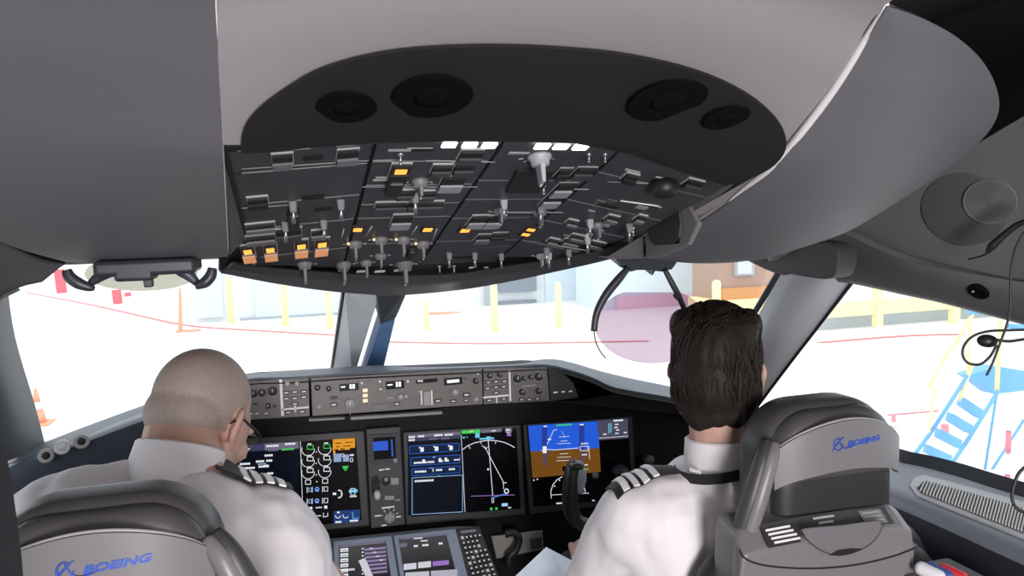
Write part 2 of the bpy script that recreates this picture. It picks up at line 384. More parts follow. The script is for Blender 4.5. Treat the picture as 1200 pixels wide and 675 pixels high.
mb = MB(); mb.prism([onX(909, 319, .81), onX(918, 319, .81), onX(866, 402, .9), onX(860, 402, .9)], Vector((.02, .03, 0))); W(mb, 'inner_seal', BLACK, t)
# left-hand post
t = thing('windscreen_post', 'dark grey window post at the left edge beside the bald pilot', 'window post', (-1.0, 2.2, .8))
rr = [[onX(-30, 300, -.85), onX(-14, 300, -.83), onX(-8, 302, -.84)], [onX(-60, 400, -.92), onX(-20, 400, -.89), onX(6, 394, -.9)],
      [onX(-40, 480, -.95), onX(0, 480, -.92), onX(31, 476, -.93)], [onX(-30, 540, -.98), onX(10, 535, -.94), onX(44, 524, -.95)]]
mb = MB(); mb.grid(sgrid(rr, 5, 6)); o = solid(mb.build('post_face', PB, fix=False), .02, -1); world_parent(o, t)
mb = MB(); mb.tube([onX(-7, 302, -.838), onX(7, 394, -.898), onX(32, 476, -.928), onX(45, 524, -.948)], .004); W(mb, 'seal_strip', BLACK, t)

# --- window panes
GL = glass('window_glass')
def pane(nm, quad, off):
    mb = MB(); mb.prism(quad, Vector(off)); struct(mb.build(nm, GL))
pane('window_1', [onX(-9, 290, -.86), onY(405, 320, 2.05), onY(389, 446, 2.63), onX(44, 530, -.97)], (0, .012, .006))
pane('window_2', [onY(474, 320, 2.05), onX(914, 290, .83), onX(840, 482, 1.02), onY(447, 446, 2.63)], (0, .012, .006))
BACKP = [Vector((1.02, .48, 1.25)), Vector((1.12, .48, .84))]
pane('window_3', [onX(1003, 325, .93)]+BACKP+[onX(868, 510, 1.05)], (.012, 0, .004))
pane('window_4', [Vector((-p.x, p.y, p.z)) for p in (onX(1003, 325, .93), *BACKP, onX(868, 510, 1.05))], (-.012, 0, .004))
# ================================================================== outside on the apron
GZ = -4.2
GR = mat('pale_concrete', (.80, .79, .765), .9, noise_amt=.03, nscale=.3)
mb = MB(); mb.box((0, 60, GZ-.1), (260, 240, .2)); struct(mb.build('floor_apron', GR))
def G(px, py): return onZ(px, py, GZ)
YEL = mat('glare_pale_yellow', (.93, .84, .45), .6); RED = mat('glare_pale_red', (.72, .15, .18), .6); SAL = mat('glare_salmon', (.85, .36, .22), .6)  # outdoor glare is mixed into these washed-out colours
WBL = mat('white_blue_cladding', (.66, .74, .80), .7); WGR = mat('grey_cladding', (.42, .46, .5), .7); BLU = mat('bright_blue_paint', (.10, .36, .80), .45)
# painted red lines
def line(pts, wd, nm, label):
    P = spline([G(*p) for p in pts], 4); mb = MB(); L = []; R_ = []
    for i, p in enumerate(P):
        d = (P[min(i+1, len(P)-1)]-P[max(i-1, 0)]).normalized(); s_ = Vector((-d.y, d.x, 0))*wd/2
        L.append(p+s_); R_.append(p-s_)
    mb.grid([[q+Vector((0, 0, .02)) for q in L], [q+Vector((0, 0, .02)) for q in R_]], False)
    tag(solid(mb.build(nm, mat('glare_pale_line', (.68, .22, .22), .8), fix=False), .015, 0), label, 'painted line')  # line red is paled to carry the outdoor glare
line([(30, 343), (95, 355), (150, 367), (215, 381), (290, 387), (395, 393)], .3, 'red_line', 'thin red line curving over the pale apron left of the centre post')
line([(455, 401), (560, 403), (650, 402), (760, 400)], .25, 'red_line', 'thin red line across the apron right of the centre post')
line([(960, 402), (1060, 394), (1130, 392)], .3, 'red_line', 'faint red line on the ground beyond the right side window')
# posts: position from their foot on the ground, height from their top
def stand(px, py, top):
    p = G(px, py); D = (p-V3(CAM)).dot(V3(fw)); h = (py-top)*D/FPX; return p, h, D
def bollard(px, py, top, wpx, label, m=YEL):
    p, h, D = stand(px, py, top); r = wpx*D/FPX/2
    t = thing('safety_bollard', label, 'bollard', p, 'bollards along the building')
    mb = MB(); mb.lathe((0, 0, 0), (0, 0, 1), [(r, 0), (r, h-r*.8), (r*.85, h-r*.3), (r*.4, h), (0, h)], 16); mb.build('post', m, t)
    mb = MB(); mb.box((0, 0, .04), (r*3.4, r*3.4, .08), bevel=.02); mb.build('foot_plate', GR, t)
bollard(271, 380, 324, 8, 'pale yellow bollard outside, leftmost of the left window')
bollard(335, 383, 326, 8, 'pale yellow bollard outside, second from the left')
bollard(387, 387, 340, 8, 'pale yellow bollard just left of the centre post')
bollard(500, 388, 352, 7, 'short pale yellow bollard just right of the centre post')
bollard(580, 390, 331, 8, 'yellow bollard in front of the dark window opening')
bollard(655, 386, 330, 7, 'pale yellow bollard right of the dark window opening')
bollard(840, 392, 328, 10, 'pale yellow bollard left of the brown cabin')
def barrier(px, py, top, wpx, label, m=RED):
    p, h, D = stand(px, py, top); wd = wpx*D/FPX
    t = thing('marker_board', label, 'marker board', p, 'red marker boards')
    mb = MB(); mb.box((0, 0, h/2+.08), (wd, .12, h-.1), (0, -.06, 0), bevel=.02); mb.build('board', m, t)
    mb = MB(); mb.box((0, 0, .06), (wd*1.3, .5, .12), bevel=.03); mb.build('foot', GR, t)
barrier(72, 345, 316, 11, 'tall red board on the apron, left of the dark sun visor')
barrier(138, 358, 340, 10, 'short red board on the apron below the folded display')
barrier(150, 349, 343, 7, 'tiny red board behind the short red board')
# salmon sign post
p, h, D = stand(213, 389, 338)
t = thing('sign_post', 'thin salmon post with a broad foot out on the apron', 'post', p)
mb = MB(); mb.box((0, 0, h/2), (.22, .12, h), (0, .05, 0), taper=(.5, 1)); mb.build('mast', SAL, t)
mb = MB(); mb.box((.35, 0, .05), (1.3, .4, .1), bevel=.03); mb.build('foot', SAL, t)
# traffic cone
p, h, D = stand(45, 497, 454)
t = thing('traffic_cone', 'orange and white traffic cone on the apron at far left', 'cone', p)
mb = MB(); r = .30
def cn(z): return r*(1-z/h)*.72+.03
mb.use(SAL); mb.lathe((0, 0, 0), (0, 0, 1), [(cn(.06), .06), (cn(h*.42), h*.42)], 20); mb.use(WHITE); mb.lathe((0, 0, 0), (0, 0, 1), [(cn(h*.42), h*.42), (cn(h*.62), h*.62)], 20)
mb.use(SAL); mb.lathe((0, 0, 0), (0, 0, 1), [(cn(h*.62), h*.62), (cn(h)*1.1, h*.98), (0, h)], 20); mb.build('cone_body', None, t)
mb = MB(); mb.box((0, 0, .03), (.75, .75, .06), bevel=.02); mb.build('cone_base', SAL, t)
# terminal building on the left and in the middle: wall boxes standing behind the bollards
def face(px0, px1, ybase, ytop, m, nm, root, depth=3, dy=0, zb=None):
    a = G(px0, ybase); b = G(px1, ybase)
    Y = (a.y+b.y)/2+dy
    a = onY(px0, ybase, Y); b = onY(px1, ybase, Y); zt = onY((px0+px1)/2, ytop, Y).z; z0 = GZ if zb is None else onY((px0+px1)/2, zb, Y).z
    mb = MB(); mb.box(((a.x+b.x)/2, Y+depth/2, (z0+zt)/2), (abs(b.x-a.x), depth, zt-z0), bevel=.05); return W(mb, nm, m, root), Y
YW = 46
def wall_at(x0, x1, y0, y1, Y, m, nm, root, depth=.4):
    a = onY(x0, y1, Y); b = onY(x1, y1, Y); c = onY((x0+x1)/2, y0, Y)
    mb = MB(); mb.box(((a.x+b.x)/2, Y+depth/2, ((a.z+b.z)/2+c.z)/2), (b.x-a.x, depth, c.z-(a.z+b.z)/2)); return W(mb, nm, m, root)
t = thing('terminal_building', 'pale blue-white terminal wall beyond the apron with grey bays', 'building', onY(400, 380, 49))
wall_at(226, 700, 250, 384, 50.6, mat('white_cladding', (.76, .79, .80), .7), 'wall', t, 4)
wall_at(282, 405, 370, 384, 50.2, WGR, 'plinth', t)
wall_at(300, 405, 300, 369, 50.3, WBL, 'bay_panel', t, .3)
wall_at(230, 262, 318, 372, 50.3, WBL, 'bay_panel', t, .3)
wall_at(640, 690, 300, 357, 50.3, WBL, 'bay_panel', t, .3)
wall_at(585, 629, 320, 342, 50.2, mat('opening_grey', (.25, .28, .32), .6), 'window_opening', t, .2)  # even dark grey slab filling the window opening
wall_at(585, 629, 352, 360, 50.2, mat('opening_grey', (.25, .28, .32), .6), 'vent_opening', t, .2)
wall_at(570, 578, 330, 362, 50.1, WGR, 'down_pipe', t, .2)
wall_at(690, 702, 300, 370, 50.0, WGR, 'pillar', t, .5)
wall_at(455, 720, 371, 386, 49.9, mat('pale_plinth', (.6, .63, .66), .7), 'plinth', t)
t = thing('hangar_wall', 'pale blue hangar wall seen through the round display glass', 'building', onY(760, 380, 44))
wall_at(703, 846, 230, 385, 44, mat('pale_blue_wall', (.66, .76, .80), .7), 'wall', t, 4)
wall_at(724, 845, 345, 392, 43.6, mat('pale_pink_tint', (.78, .58, .66), .7), 'lower_tint_patch', t)  # pink slab paints a patch seen in the tinted display glass
wall_at(740, 795, 366, 390, 43.3, mat('rose_tint', (.72, .45, .56), .7), 'inner_tint_patch', t)  # deeper rose patch of the tinted glass, painted as a slab
# low salmon pad
p = G(540, 386); t = thing('ramp_block', 'long low salmon block at the foot of the terminal wall', 'ramp', p)
a = onY(478, 385, 47); b = onY(576, 385, 47); z = onY(530, 366, 47).z
mb = MB(); zz = (a.z+b.z)/2
mb.prism([Vector((a.x, 47, zz)), Vector((b.x, 47, zz)), Vector((b.x-.1, 47, z-.25)), Vector((b.x-1.5, 47, z-.1)), Vector((a.x+1.5, 47, z))], Vector((0, .9, 0))); W(mb, 'block_body', SAL, t)
mb = MB(); mb.box(((a.x+b.x)/2, 47.4, zz+.02), (b.x-a.x+.6, 1.6, .1), bevel=.03); W(mb, 'kerb', GR, t)
# brown cabin
t = thing('brown_cabin', 'brown cabin with a grey window behind the right pilot', 'cabin', onY(890, 370, 38))
wall_at(843, 960, 270, 351, 38, mat('brown_cladding', (.42, .28, .22), .7), 'cabin_wall', t, 3)
wall_at(862, 884, 302, 323, 37.8, WGR, 'window_frame', t, .2); wall_at(865, 881, 304, 321, 37.7, mat('window_grey', (.6, .64, .68), .3), 'window_pane', t, .1)
wall_at(847, 960, 335, 351, 37.8, mat('orange_cladding', (.62, .30, .12), .7), 'lower_band', t, .2)
wall_at(838, 965, 349, 386, 37.6, YEL, 'yellow_base', t, 3)
# guard rail at right
t = thing('guard_rail', 'yellow guard rail in front of a long grey barrier wall at right', 'guard rail', onY(1060, 385, 30))
wall_at(960, 1300, 345, 360, 30, YEL, 'top_beam', t, .3)
for x in (1031, 1121, 1215): wall_at(x-4, x+4, 338, 382, 29.9, YEL, 'post', t, .3)
t = thing('barrier_wall', 'long low grey barrier wall behind the yellow guard rail', 'barrier', onY(1060, 385, 31))
wall_at(950, 1300, 358, 376, 31, WGR, 'upper_panel', t, .5); wall_at(950, 1300, 376, 393, 30.8, mat('pale_plinth', (.6, .63, .66)), 'plinth', t, .8)
wall_at(950, 1300, 386, 394, 30.6, mat('pale_rose', (.75, .55, .55), .7), 'kerb', t, .3)
# ================================================================== overhead panel
PANG = mat('panel_grey', (.048, .048, .054), .45, noise_amt=.08, nscale=90)
GROOVE = mat('groove_black', (.008, .008, .009), .7)
KEY = mat('grey_key', (.16, .16, .17), .5); KEYL = mat('pale_key', (.30, .31, .33), .45); MET = mat('brushed_metal', (.42, .42, .43), .3, .9)
LEGEND = mat('legend_grey', (.40, .40, .41), .6); LEGW = mat('legend_white', (.88, .88, .88), .6)
AMB = glow('amber_light', (1, .42, .07), 1.6); AMBW = glow('amber_core', (1, .72, .32), 2.2); WHL = glow('white_light', (.93, .95, 1), 6)
OH0 = Vector((0, .895, 1.497)); OHF = Vector((0, 1.565, 1.319)); OV_ = (OHF-OH0).normalized(); OU = Vector((1, 0, 0)); ON = OU.cross(OV_)
if ON.z > 0: ON = -ON
LEAN = .25
LEANL = .08
def oh(px, py):
    k = 0
    for _ in range(12):
        p = onP(px, py, OH0+ON*k, ON); d = p-OH0; k = .5*k+.5*max(0, abs(d.dot(OU))-.155)*(LEAN if d.dot(OU) > 0 else LEANL)
    return d.dot(OU), d.dot(OV_)
def ohp(u, v, h=0):
    """point on the panel; the outer columns lean down a little"""
    k = max(0, abs(u)-.155)*(LEAN if u > 0 else LEANL)
    return OH0+OU*u+OV_*v+ON*(h+k)
OHT = thing('overhead_console', 'wide dark overhead switch panel hanging below the ceiling, with amber lights', 'switch panel', OHF+Vector((0, 0, -.02)))
COLX = [-.312, -.150, .003, .165, .332]
LEN = (OHF-OH0).length
print('OH', [tuple(round(q, 3) for q in oh(*a)) for a in ((882, 208), (800, 245), (765, 265), (757, 285), (740, 170), (690, 290), (590, 310), (280, 300), (280, 175), (855, 195))])
# column plates, split in rows
def plate(u0, u1, v0, v1, h=0, nm='panel_plate'):
    g = .0022
    mb = MB(); 
    a0, a1 = min(v1-g, vmax(u0)), min(v1-g, vmax(u1))
    if a0 < v0+.01 or a1 < v0+.01:
        a0, a1 = max(a0, v0+g), max(a1, v0+g)
        if abs(a0-v0-g)+abs(a1-v0-g) < .01: return
    c = [ohp(u0+g, v0+g, h), ohp(u1-g, v0+g, h)]+([ohp(u1-g, a1, h)] if a1 > v0+g+.001 else [])+([ohp(u0+g, a0, h)] if a0 > v0+g+.001 else [])
    mb.prism(c, -ON*.012); return bev(W(mb, nm, PANG, OHT), .0015)
def vmax(u): return LEN if abs(u) < .17 else LEN-.01-(abs(u)-.17)*(1.75 if u > 0 else .75)
rr = []
for u in (-.322, -.17, -.155, .155, .17, .337): rr.append([ohp(u, -.012+(vmax(u)+.012)*k/4, -.0125) for k in range(5)])
mb = MB(); mb.grid(rr, False); solid(W(mb, 'backing', GROOVE, OHT), .012, 0)
def ucut(u, v): return u   # columns run straight forward
ROWS = [[.0, .075, .205, .33, .52, LEN], [-.012, .07, .165, .255, .33, .50, LEN], [-.012, .15, .24, .345, .50, LEN], [.02, .11, .24, .36, .50, LEN-.05]]
for c in range(4):
    for a, b in zip(ROWS[c][:-1], ROWS[c][1:]):
        u0, u1 = COLX[c], COLX[c+1]
        plate(u0, u1, a, b)
# rear black frame strip behind the panel, and the smooth dark fairing at the front
mb = MB(); mb.prism([ohp(-.325, -.012, .004), ohp(-.15, -.004, .004), ohp(-.15, -.012, .002), ohp(-.325, -.02, .002)], -ON*.02); W(mb, 'rear_lip', GROOVE, OHT)
FAIR = mat('fairing_grey', (.040, .040, .045), .5)
fr = [(258, 313), (320, 327), (380, 337), (430, 342), (470, 343), (540, 336), (600, 325), (650, 313), (700, 301), (757, 285)]
tp = [(272, 306), (320, 312), (380, 317), (430, 320), (478, 321), (545, 318), (600, 309), (645, 302), (695, 292), (752, 277)]
A = []; B = []; C_ = []; D_ = []
for (x1, y1), (x2, y2) in zip(tp, fr):
    u, v = oh(x1, y1); p = ohp(u, v, .001); q = onY(x2, y2, p.y+.02)
    A.append(p); B.append((p+q)/2+Vector((0, .004, -.004))); C_.append(q); D_.append(q+Vector((0, .10, .06)))
mb = MB(); mb.grid(sgrid([A, B, C_, D_], 3, 4)); solid(W(mb, 'front_fairing', FAIR, OHT), .006, -1)
# liner strips running forward beside the panel, down to the seams
for sd, nm in ((1, 'trim_9'), (-1, 'trim_10')):
    rr = []
    for Y in (.885, .955, 1.03, 1.1, 1.15, 1.2, 1.25):
        v = (Y-OH0.y)/OV_.y; e = ohp(COLX[4]+.002 if sd > 0 else -.318, v, .004); q = seam(Y) if sd > 0 else lseam(Y)
        q = q+Vector((0, 0, .004)); rr.append([e, (e+q)/2+Vector((sd*.006, 0, -.004)), q])
    if sd < 0: rr = [r[::-1] for r in rr]
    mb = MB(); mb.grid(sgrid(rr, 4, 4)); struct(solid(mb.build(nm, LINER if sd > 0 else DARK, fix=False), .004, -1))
# side cheek on the left between the side ceiling panel and the switches
mb = MB(); a = [ohp(-.317, -.02, .0), ohp(-.300, -.01, -.0), ohp(-.300, .55, 0), ohp(-.317, .55, .0)]
mb.prism(a, -ON*.05); W(mb, 'side_cheek', BLACK, OHT)
NB = {}
def part(mb, nm): NB[nm] = NB.get(nm, 0)+1; return W(mb, nm, None, OHT)
def frame4(px, py, w_, h_, sk=0):
    """four corners on the panel for a mark that shows w_ x h_ pixels"""
    return [oh(px-w_/2-sk, py+h_/2), oh(px+w_/2-sk, py+h_/2), oh(px+w_/2+sk, py-h_/2), oh(px-w_/2+sk, py-h_/2)]
def flat(mb, px, py, w_, h_, h0, th, sk=0):
    u0, v0 = oh(px, py); a, _ = oh(px-w_/2, py); b, _ = oh(px+w_/2, py); _, c = oh(px, py-h_/2); _, d = oh(px, py+h_/2)
    if c > d: c, d = d, c
    mb.prism([ohp(a, c, h0), ohp(b, c, h0), ohp(b, d, h0), ohp(a, d, h0)], ON*th); return (a, b, c, d)
def rect_switch(px, py, w_, h_, lit=0, cap=None, nm='push_switch'):
    mb = MB(); mb.use(LEGEND); a, b, c, d = flat(mb, px, py, w_+2, h_+2, 0, .002)
    mb.use(GROOVE); flat(mb, px, py, w_, h_, .0021, .004)
    m = (c+d)/2; q = .001
    mb.use(cap or KEY); mb.prism([ohp(a+q, m, .006), ohp(b-q, m, .006), ohp(b-q, d-q, .006), ohp(a+q, d-q, .006)], ON*.003)
    o = part(mb, nm)
    if lit:
        e = (b-a)*.22; mb = MB(); mb.use(AMB)
        mb.prism([ohp(a+e, c+(m-c)*.35, .006), ohp(b-e, c+(m-c)*.35, .006), ohp(b-e, c+(m-c)*.85, .006), ohp(a+e, c+(m-c)*.85, .006)], ON*.0016)
        if lit > 1: mb.use(mat('amber_cap', (.75, .38, .2), .5, 0, (1, .42, .16), .30)); mb.prism([ohp(a+q, m+q, .009), ohp(b-q, m+q, .009), ohp(b-q, d-q, .009), ohp(a+q, d-q, .009)], ON*.001)
        k = mb.build('amber_legend'); k.parent = o; k['label'] = 'lit amber legend'
def selector(px, py, s=1.0, drop=.030, ang=0, m=None, marks=True):
    u, v = oh(px, py); p = ohp(u, v, 0); r = .011*s
    mb = MB(); mb.use(m or KEY); mb.lathe(p, ON, [(r*1.25, 0), (r*1.25, .004), (r, .007), (r*.9, .012*s), (0, .013*s)], 22)
    d = Vector((sin(ang), cos(ang), 0)); d = (OU*d.x+OV_*d.y)
    q = Matrix((d, ON.cross(d), ON)).transposed()
    mb.box(p+ON*(drop*.5+.004), (r*1.9, r*.62, drop), q, bevel=.0015, taper=(.75, .7))
    mb.use(LEGW); mb.box(p+ON*(drop+.0046)+d*r*.55, (r*.5, r*.14, .0008), q)
    part(mb, 'rotary_selector')
    if marks:
        mb = MB(); mb.use(LEGEND)
        for k in range(5):
            a = -1.1+.55*k; e = OU*sin(a)+OV_*-cos(a)*-1
            mb.box(p+e*r*1.9+ON*.0006, (r*.5, .0012, .0012), Matrix((e, ON.cross(e), ON)).transposed())
        part(mb, 'selector_legend')
def toggle(px, py, s=1.0, lean=.3):
    u, v = oh(px, py); p = ohp(u, v, 0)
    mb = MB(); mb.use(MET); mb.lathe(p, ON, [(.006*s, 0), (.006*s, .003), (.004*s, .005)], 12); e = ON*1.0+OV_*lean
    mb.cyl(p+ON*.003, p+e*.018*s, .0016*s, .0032*s, 12); mb.ell(p+e*.018*s, (.0034*s,)*3, None, 12, 8); part(mb, 'toggle_switch')
def bars(pts, m=None, nm='engraved_legend'):
    for px, py, w_, h_ in pts: mb = MB(); mb.use(m or LEGEND); flat(mb, px, py, w_, h_, 0, .0008); part(mb, nm)
def slot(px, py, w_, h_, nm='dark_slot'):
    mb = MB(); mb.use(GROOVE); flat(mb, px, py, w_, h_, .0, .0012); part(mb, nm)
def thinline(p, q, wd=.0014, m=None, nm='panel_line'):
    a = ohp(*oh(*p), .0); b = ohp(*oh(*q), .0); mb = MB(); mb.use(m or LEGEND); mb.cyl(a, b, wd/2, n=6); part(mb, nm)
# white lights along the rear edge
def cap_light(px, py, w_, h_):
    t = thing('dome_light', 'small bright white light at the rear edge of the overhead panel', 'panel light', ISUR(px, py)) if False else None
    mb = MB(); mb.use(WHL); a, b, c, d = flat(mb, px, py, w_, h_, .004, .003); o = part(mb, 'white_light'); o['label'] = 'lit white light'; bev(o, .0012)
for x, y in ((526, 164.5), (550, 164.8), (573, 165.2), (635, 166.5), (657, 167), (680, 167.5)): cap_light(x, y, 17, 5.5)
for px, py, w_, h_ in ((331, 185, 24, 12), (407, 180, 24, 12)): rect_switch(px, py, w_, h_)
slot(367, 184, 24, 6)
bars([(345, 174, 36, 1.6), (378, 171, 36, 1.6), (405, 169.5, 22, 1.4)], LEGW)
thinline((283, 198), (432, 188)); thinline((283, 244), (340, 240))
rect_switch(302, 234, 24, 8, cap=GROOVE)
slot(367, 230, 26, 6)
def lever(px, py, m=None):
    u, v = oh(px, py); p = ohp(u, v, 0); mb = MB(); mb.use(m or KEY)
    mb.box(p+ON*.008, (.012, .010, .016), Matrix((OU, OV_, ON)).transposed(), bevel=.002, taper=(.7, .6))
    mb.use(MET); mb.cyl(p+ON*.004, p+ON*.03+OV_*.006, .002, .0026, 10); part(mb, 'guarded_toggle')
lever(343, 236); lever(399, 234)
def guard(px, py, w_, h_, m=BLACK):
    mb = MB(); mb.use(m); a, b, c, d = flat(mb, px, py, w_, h_, .0, .014); bev(part(mb, 'switch_guard'), .003)
guard(344, 252, 14, 16)
slot(379, 244, 20, 5)
rect_switch(305, 264, 34, 6, cap=KEY); rect_switch(305, 278, 34, 6, cap=KEY); rect_switch(338, 272, 30, 10, cap=PANG); rect_switch(373, 272, 16, 6)
lever(379, 258); lever(334, 260)
for px, py in ((291, 294), (317, 292), (353, 288), (377, 286)): rect_switch(px, py, 15, 15, 2)
selector(357, 308, 1.05, .034); selector(403, 308, 1.05, .034)
bars([(298, 310, 3, 10), (301, 314, 10, 1.6)])
# second column
bars([(470, 176, 30, 2), (492, 174, 30, 1.5)]); slot(495, 175, 26, 3); toggle(469, 179, .7)
rect_switch(551, 180, 26, 11, cap=PANG); bars([(556, 174, 18, 2)])
thinline((437, 188), (470, 187)); thinline((500, 188), (580, 190)); thinline((425, 219), (560, 219))
rect_switch(468, 199, 22, 16, 1, cap=BLACK); guard(462, 213, 18, 14); selector(492, 211, .9, .02)
rect_switch(517, 196, 22, 8, cap=PANG); rect_switch(543, 195, 22, 8, cap=PANG); rect_switch(529, 212, 26, 13, cap=KEYL)
bars([(450, 208, 20, 1.4), (446, 211, 18, 1.2), (540, 190, 20, 1.4)])
lever(486, 226); rect_switch(475, 225, 20, 6, cap=PANG); rect_switch(499, 226, 20, 6, cap=PANG)
rect_switch(458, 239, 36, 5, cap=PANG); rect_switch(498, 238, 40, 5, cap=PANG); bars([(465, 237, 6, 2)], LEGW)
rect_switch(470, 257, 22, 12, cap=KEYL)
for x in (419, 501):
    mb = MB(); mb.use(GROOVE); flat(mb, x, 266.5, 14, 6, 0, .003); mb.use(AMB); flat(mb, x, 267, 10, 3.2, .003, .0014); part(mb, 'amber_annunciator')['label'] = 'lit amber annunciator'
for x, y in ((414, 284), (444, 279), (470, 279), (493, 284)):
    selector(x+2, y, .95, .026)
    mb = MB(); mb.use(AMBW); p = ohp(*oh(x-6, y-1), .004); mb.ell(p, (.0022,)*3, None, 10, 6); part(mb, 'pointer_light')
for a, b in (((428, 278), (436, 265)), ((480, 278), (489, 265)), ((403, 268), (399, 284)), ((512, 268), (506, 284))): thinline(a, b, .002)
selector(402, 311, 1.0, .033, marks=False); selector(429, 306, .9, .026); selector(446, 298, .9, .02); selector(474, 308, 1.35, .04)
bars([(424, 318, 12, 2), (445, 318, 12, 2), (465, 317, 6, 2)], LEGW); guard(481, 293, 8, 8); toggle(473, 322, .9)
# third column
selector(632, 182, 1.15, .034, m=KEYL); bars([(608, 179, 24, 2.4), (655, 180, 14, 1.4)])
thinline((676, 172), (660, 190), .002, LEGW)
mb = MB(); mb.use(GROOVE); u = [oh(592, 222), oh(632, 222), oh(650, 196), oh(606, 196)]; mb.prism([ohp(a, b, .0) for a, b in u], ON*.006); part(mb, 'dark_cover')
rect_switch(660, 200, 14, 8, cap=BLACK); rect_switch(684, 199, 22, 9, cap=PANG); bars([(675, 196, 14, 2), (690, 195, 12, 2)])
toggle(690, 179, .6); toggle(709, 179, .6)
rect_switch(660, 219, 20, 12, cap=KEYL); rect_switch(647, 232, 20, 11, cap=KEYL); bars([(626, 223, 16, 3), (639, 213, 8, 2)], KEYL); toggle(637, 216, .7)
thinline((590, 237), (640, 236)); thinline((640, 221), (690, 222)); thinline((570, 249), (660, 249))
lever(590, 234, KEYL); selector(586, 245, .8, .02); selector(632, 246, .9, .024); lever(633, 240)
rect_switch(559, 257, 18, 10, cap=KEYL); rect_switch(579, 257, 18, 10, cap=KEYL); slot(584, 264, 16, 4)
for x, y in ((545, 268), (622, 267), (616, 272.5)):
    mb = MB(); mb.use(GROOVE); flat(mb, x, y-.6, 15, 6, 0, .003); mb.use(AMB); flat(mb, x, y, 10, 3.2, .003, .0014); part(mb, 'amber_annunciator')['label'] = 'lit amber annunciator'
rect_switch(566, 277, 16, 6); rect_switch(584, 274, 16, 4, cap=BLACK)
bars([(607, 266, 12, 2), (620, 249, 20, 3)], KEY)
slot(553, 300.5, 50, 3)
lever(526, 296); lever(556, 296); lever(587, 297); toggle(515, 311, .7); toggle(532, 311, .7); bars([(552, 313.5, 5, 1.4), (570, 313.5, 5, 1.4)], LEGW); bars([(591, 292, 2.5, 4)], WHITE)
thinline((540, 291), (600, 288))
# fourth column
rect_switch(738, 206, 18, 8, cap=BLACK); bars([(741, 200, 22, 1.8), (773, 208, 12, 1.6), (784, 222, 22, 3)]); thinline((712, 213), (766, 215))
mb = MB(); mb.use(BLACK); u, v = oh(778, 213); p = ohp(u, v, 0); mb.lathe(p, ON, [(.018, 0), (.018, .012), (.014, .02), (0, .021)], 24); mb.use(MET); mb.ring(p+ON*.016, ON, .012, .001); part(mb, 'large_knob')
rect_switch(812, 213, 24, 8, cap=PANG)
bars([(702, 237, 12, 5), (716, 236, 14, 4)], MET); thinline((727, 235), (770, 241), .003, LEGW); slot(712, 241, 30, 4)
bars([(752, 243, 16, 4)], KEYL); thinline((770, 241), (775, 243), .004, KEYL)
rect_switch(670, 259, 14, 4); lever(691, 257, KEYL); selector(700, 262, .8, .022); rect_switch(717, 254, 16, 5); lever(737, 262); rect_switch(750, 254, 12, 6, cap=KEY); toggle(742, 266, .7)
bars([(693, 247, 10, 1.6), (705, 263, 24, 2.6), (700, 269, 20, 1.6)], KEYL); lever(688, 277, KEYL); rect_switch(679, 277, 26, 4); bars([(690, 275, 8, 3)], WHITE)
rect_switch(648, 281, 14, 4); rect_switch(669, 282, 22, 4); rect_switch(699, 285, 20, 5); rect_switch(699, 297, 16, 10); lever(666, 292); lever(640, 290); selector(634, 298, .8, .02, m=KEYL); lever(643, 296, KEYL)
bars([(673, 300, 14, 2), (697, 301, 12, 2)], KEYL); thinline((642, 286), (690, 294), .0018); thinline((660, 275), (686, 278), .0018); thinline((686, 258), (688, 264), .0016, LEGW)
guard(731, 280, 5, 6); guard(738, 277, 5, 5)
# right pocket beside the overhead panel: dark grab recess in the pale liner
t = thing('grab_recess', 'square black recess in the liner beside the right end of the overhead panel', 'recess', onX(778, 268, .325))
P = [(758, 262), (764, 255), (795, 246), (797, 262), (795, 280), (786, 286), (766, 287), (759, 280)]
mb = MB(); mb.prism([onX(x, y, .322) for x, y in P], (.03, .0, .0)); bev(W(mb, 'recess_cup', BLACK, t), .003)
mb = MB(); mb.prism([onY(x, y, 1.2) for x, y in ((712, 301), (750, 278), (757, 277), (758, 303), (728, 304))], (0, .05, 0)); W(mb, 'gusset', FAIR, t)
mb = MB(); mb.prism([onX(x, y, .3265) for x, y in ((755, 258), (757, 303), (775, 302), (806, 287), (818, 262), (806, 240), (796, 243), (796, 285), (764, 286))], (.008, 0, 0)); bev(W(mb, 'recess_frame', mat('recess_frame_grey', (.16, .16, .165), .5), t), .002)
print('OVERHEAD PARTS', NB, sum(NB.values()))
# ================================================================== glareshield and instrument panel
GLT = mat('glareshield_top', (.048, .064, .083), .55, bump=.06, bscale=600); HOOD = mat('hood_black', (.005, .005, .006), .65, spec=.25)
t = thing('glareshield', 'long black glareshield with a dark blue-grey top under the front windows', 'glareshield', (0, 2.3, .9))
crest = [(-40, 550), (42, 525), (100, 503), (165, 479), (230, 457), (285, 441.5), (340, 437), (390, 434), (430, 431.5), (520, 431), (600, 428), (640, 423.5), (665, 427), (700, 437), (745, 447), (785, 455), (840, 470), (900, 492)]
lip = [(-40, 562), (42, 536), (100, 514), (165, 492), (230, 468), (285, 447.5), (340, 444.5), (390, 441), (430, 438.5), (520, 434.5), (600, 431), (640, 429.5), (672, 437), (697, 446), (716, 455), (745, 461), (800, 472), (860, 500)]
mid = [((a[0]+b[0])/2, (a[1]*.6+b[1]*.4)) for a, b in zip(crest, lip)]
cr = [onY(x, y, 2.36) for x, y in crest]; lp = [onY(x, y, 2.105) for x, y in lip]
mdl = [onY(x, y, 2.2) for x, y in mid]
bk = [p+Vector((0, .32, -.10)) for p in cr]; un = [p+Vector((0, .16, -.012)) for p in lp]
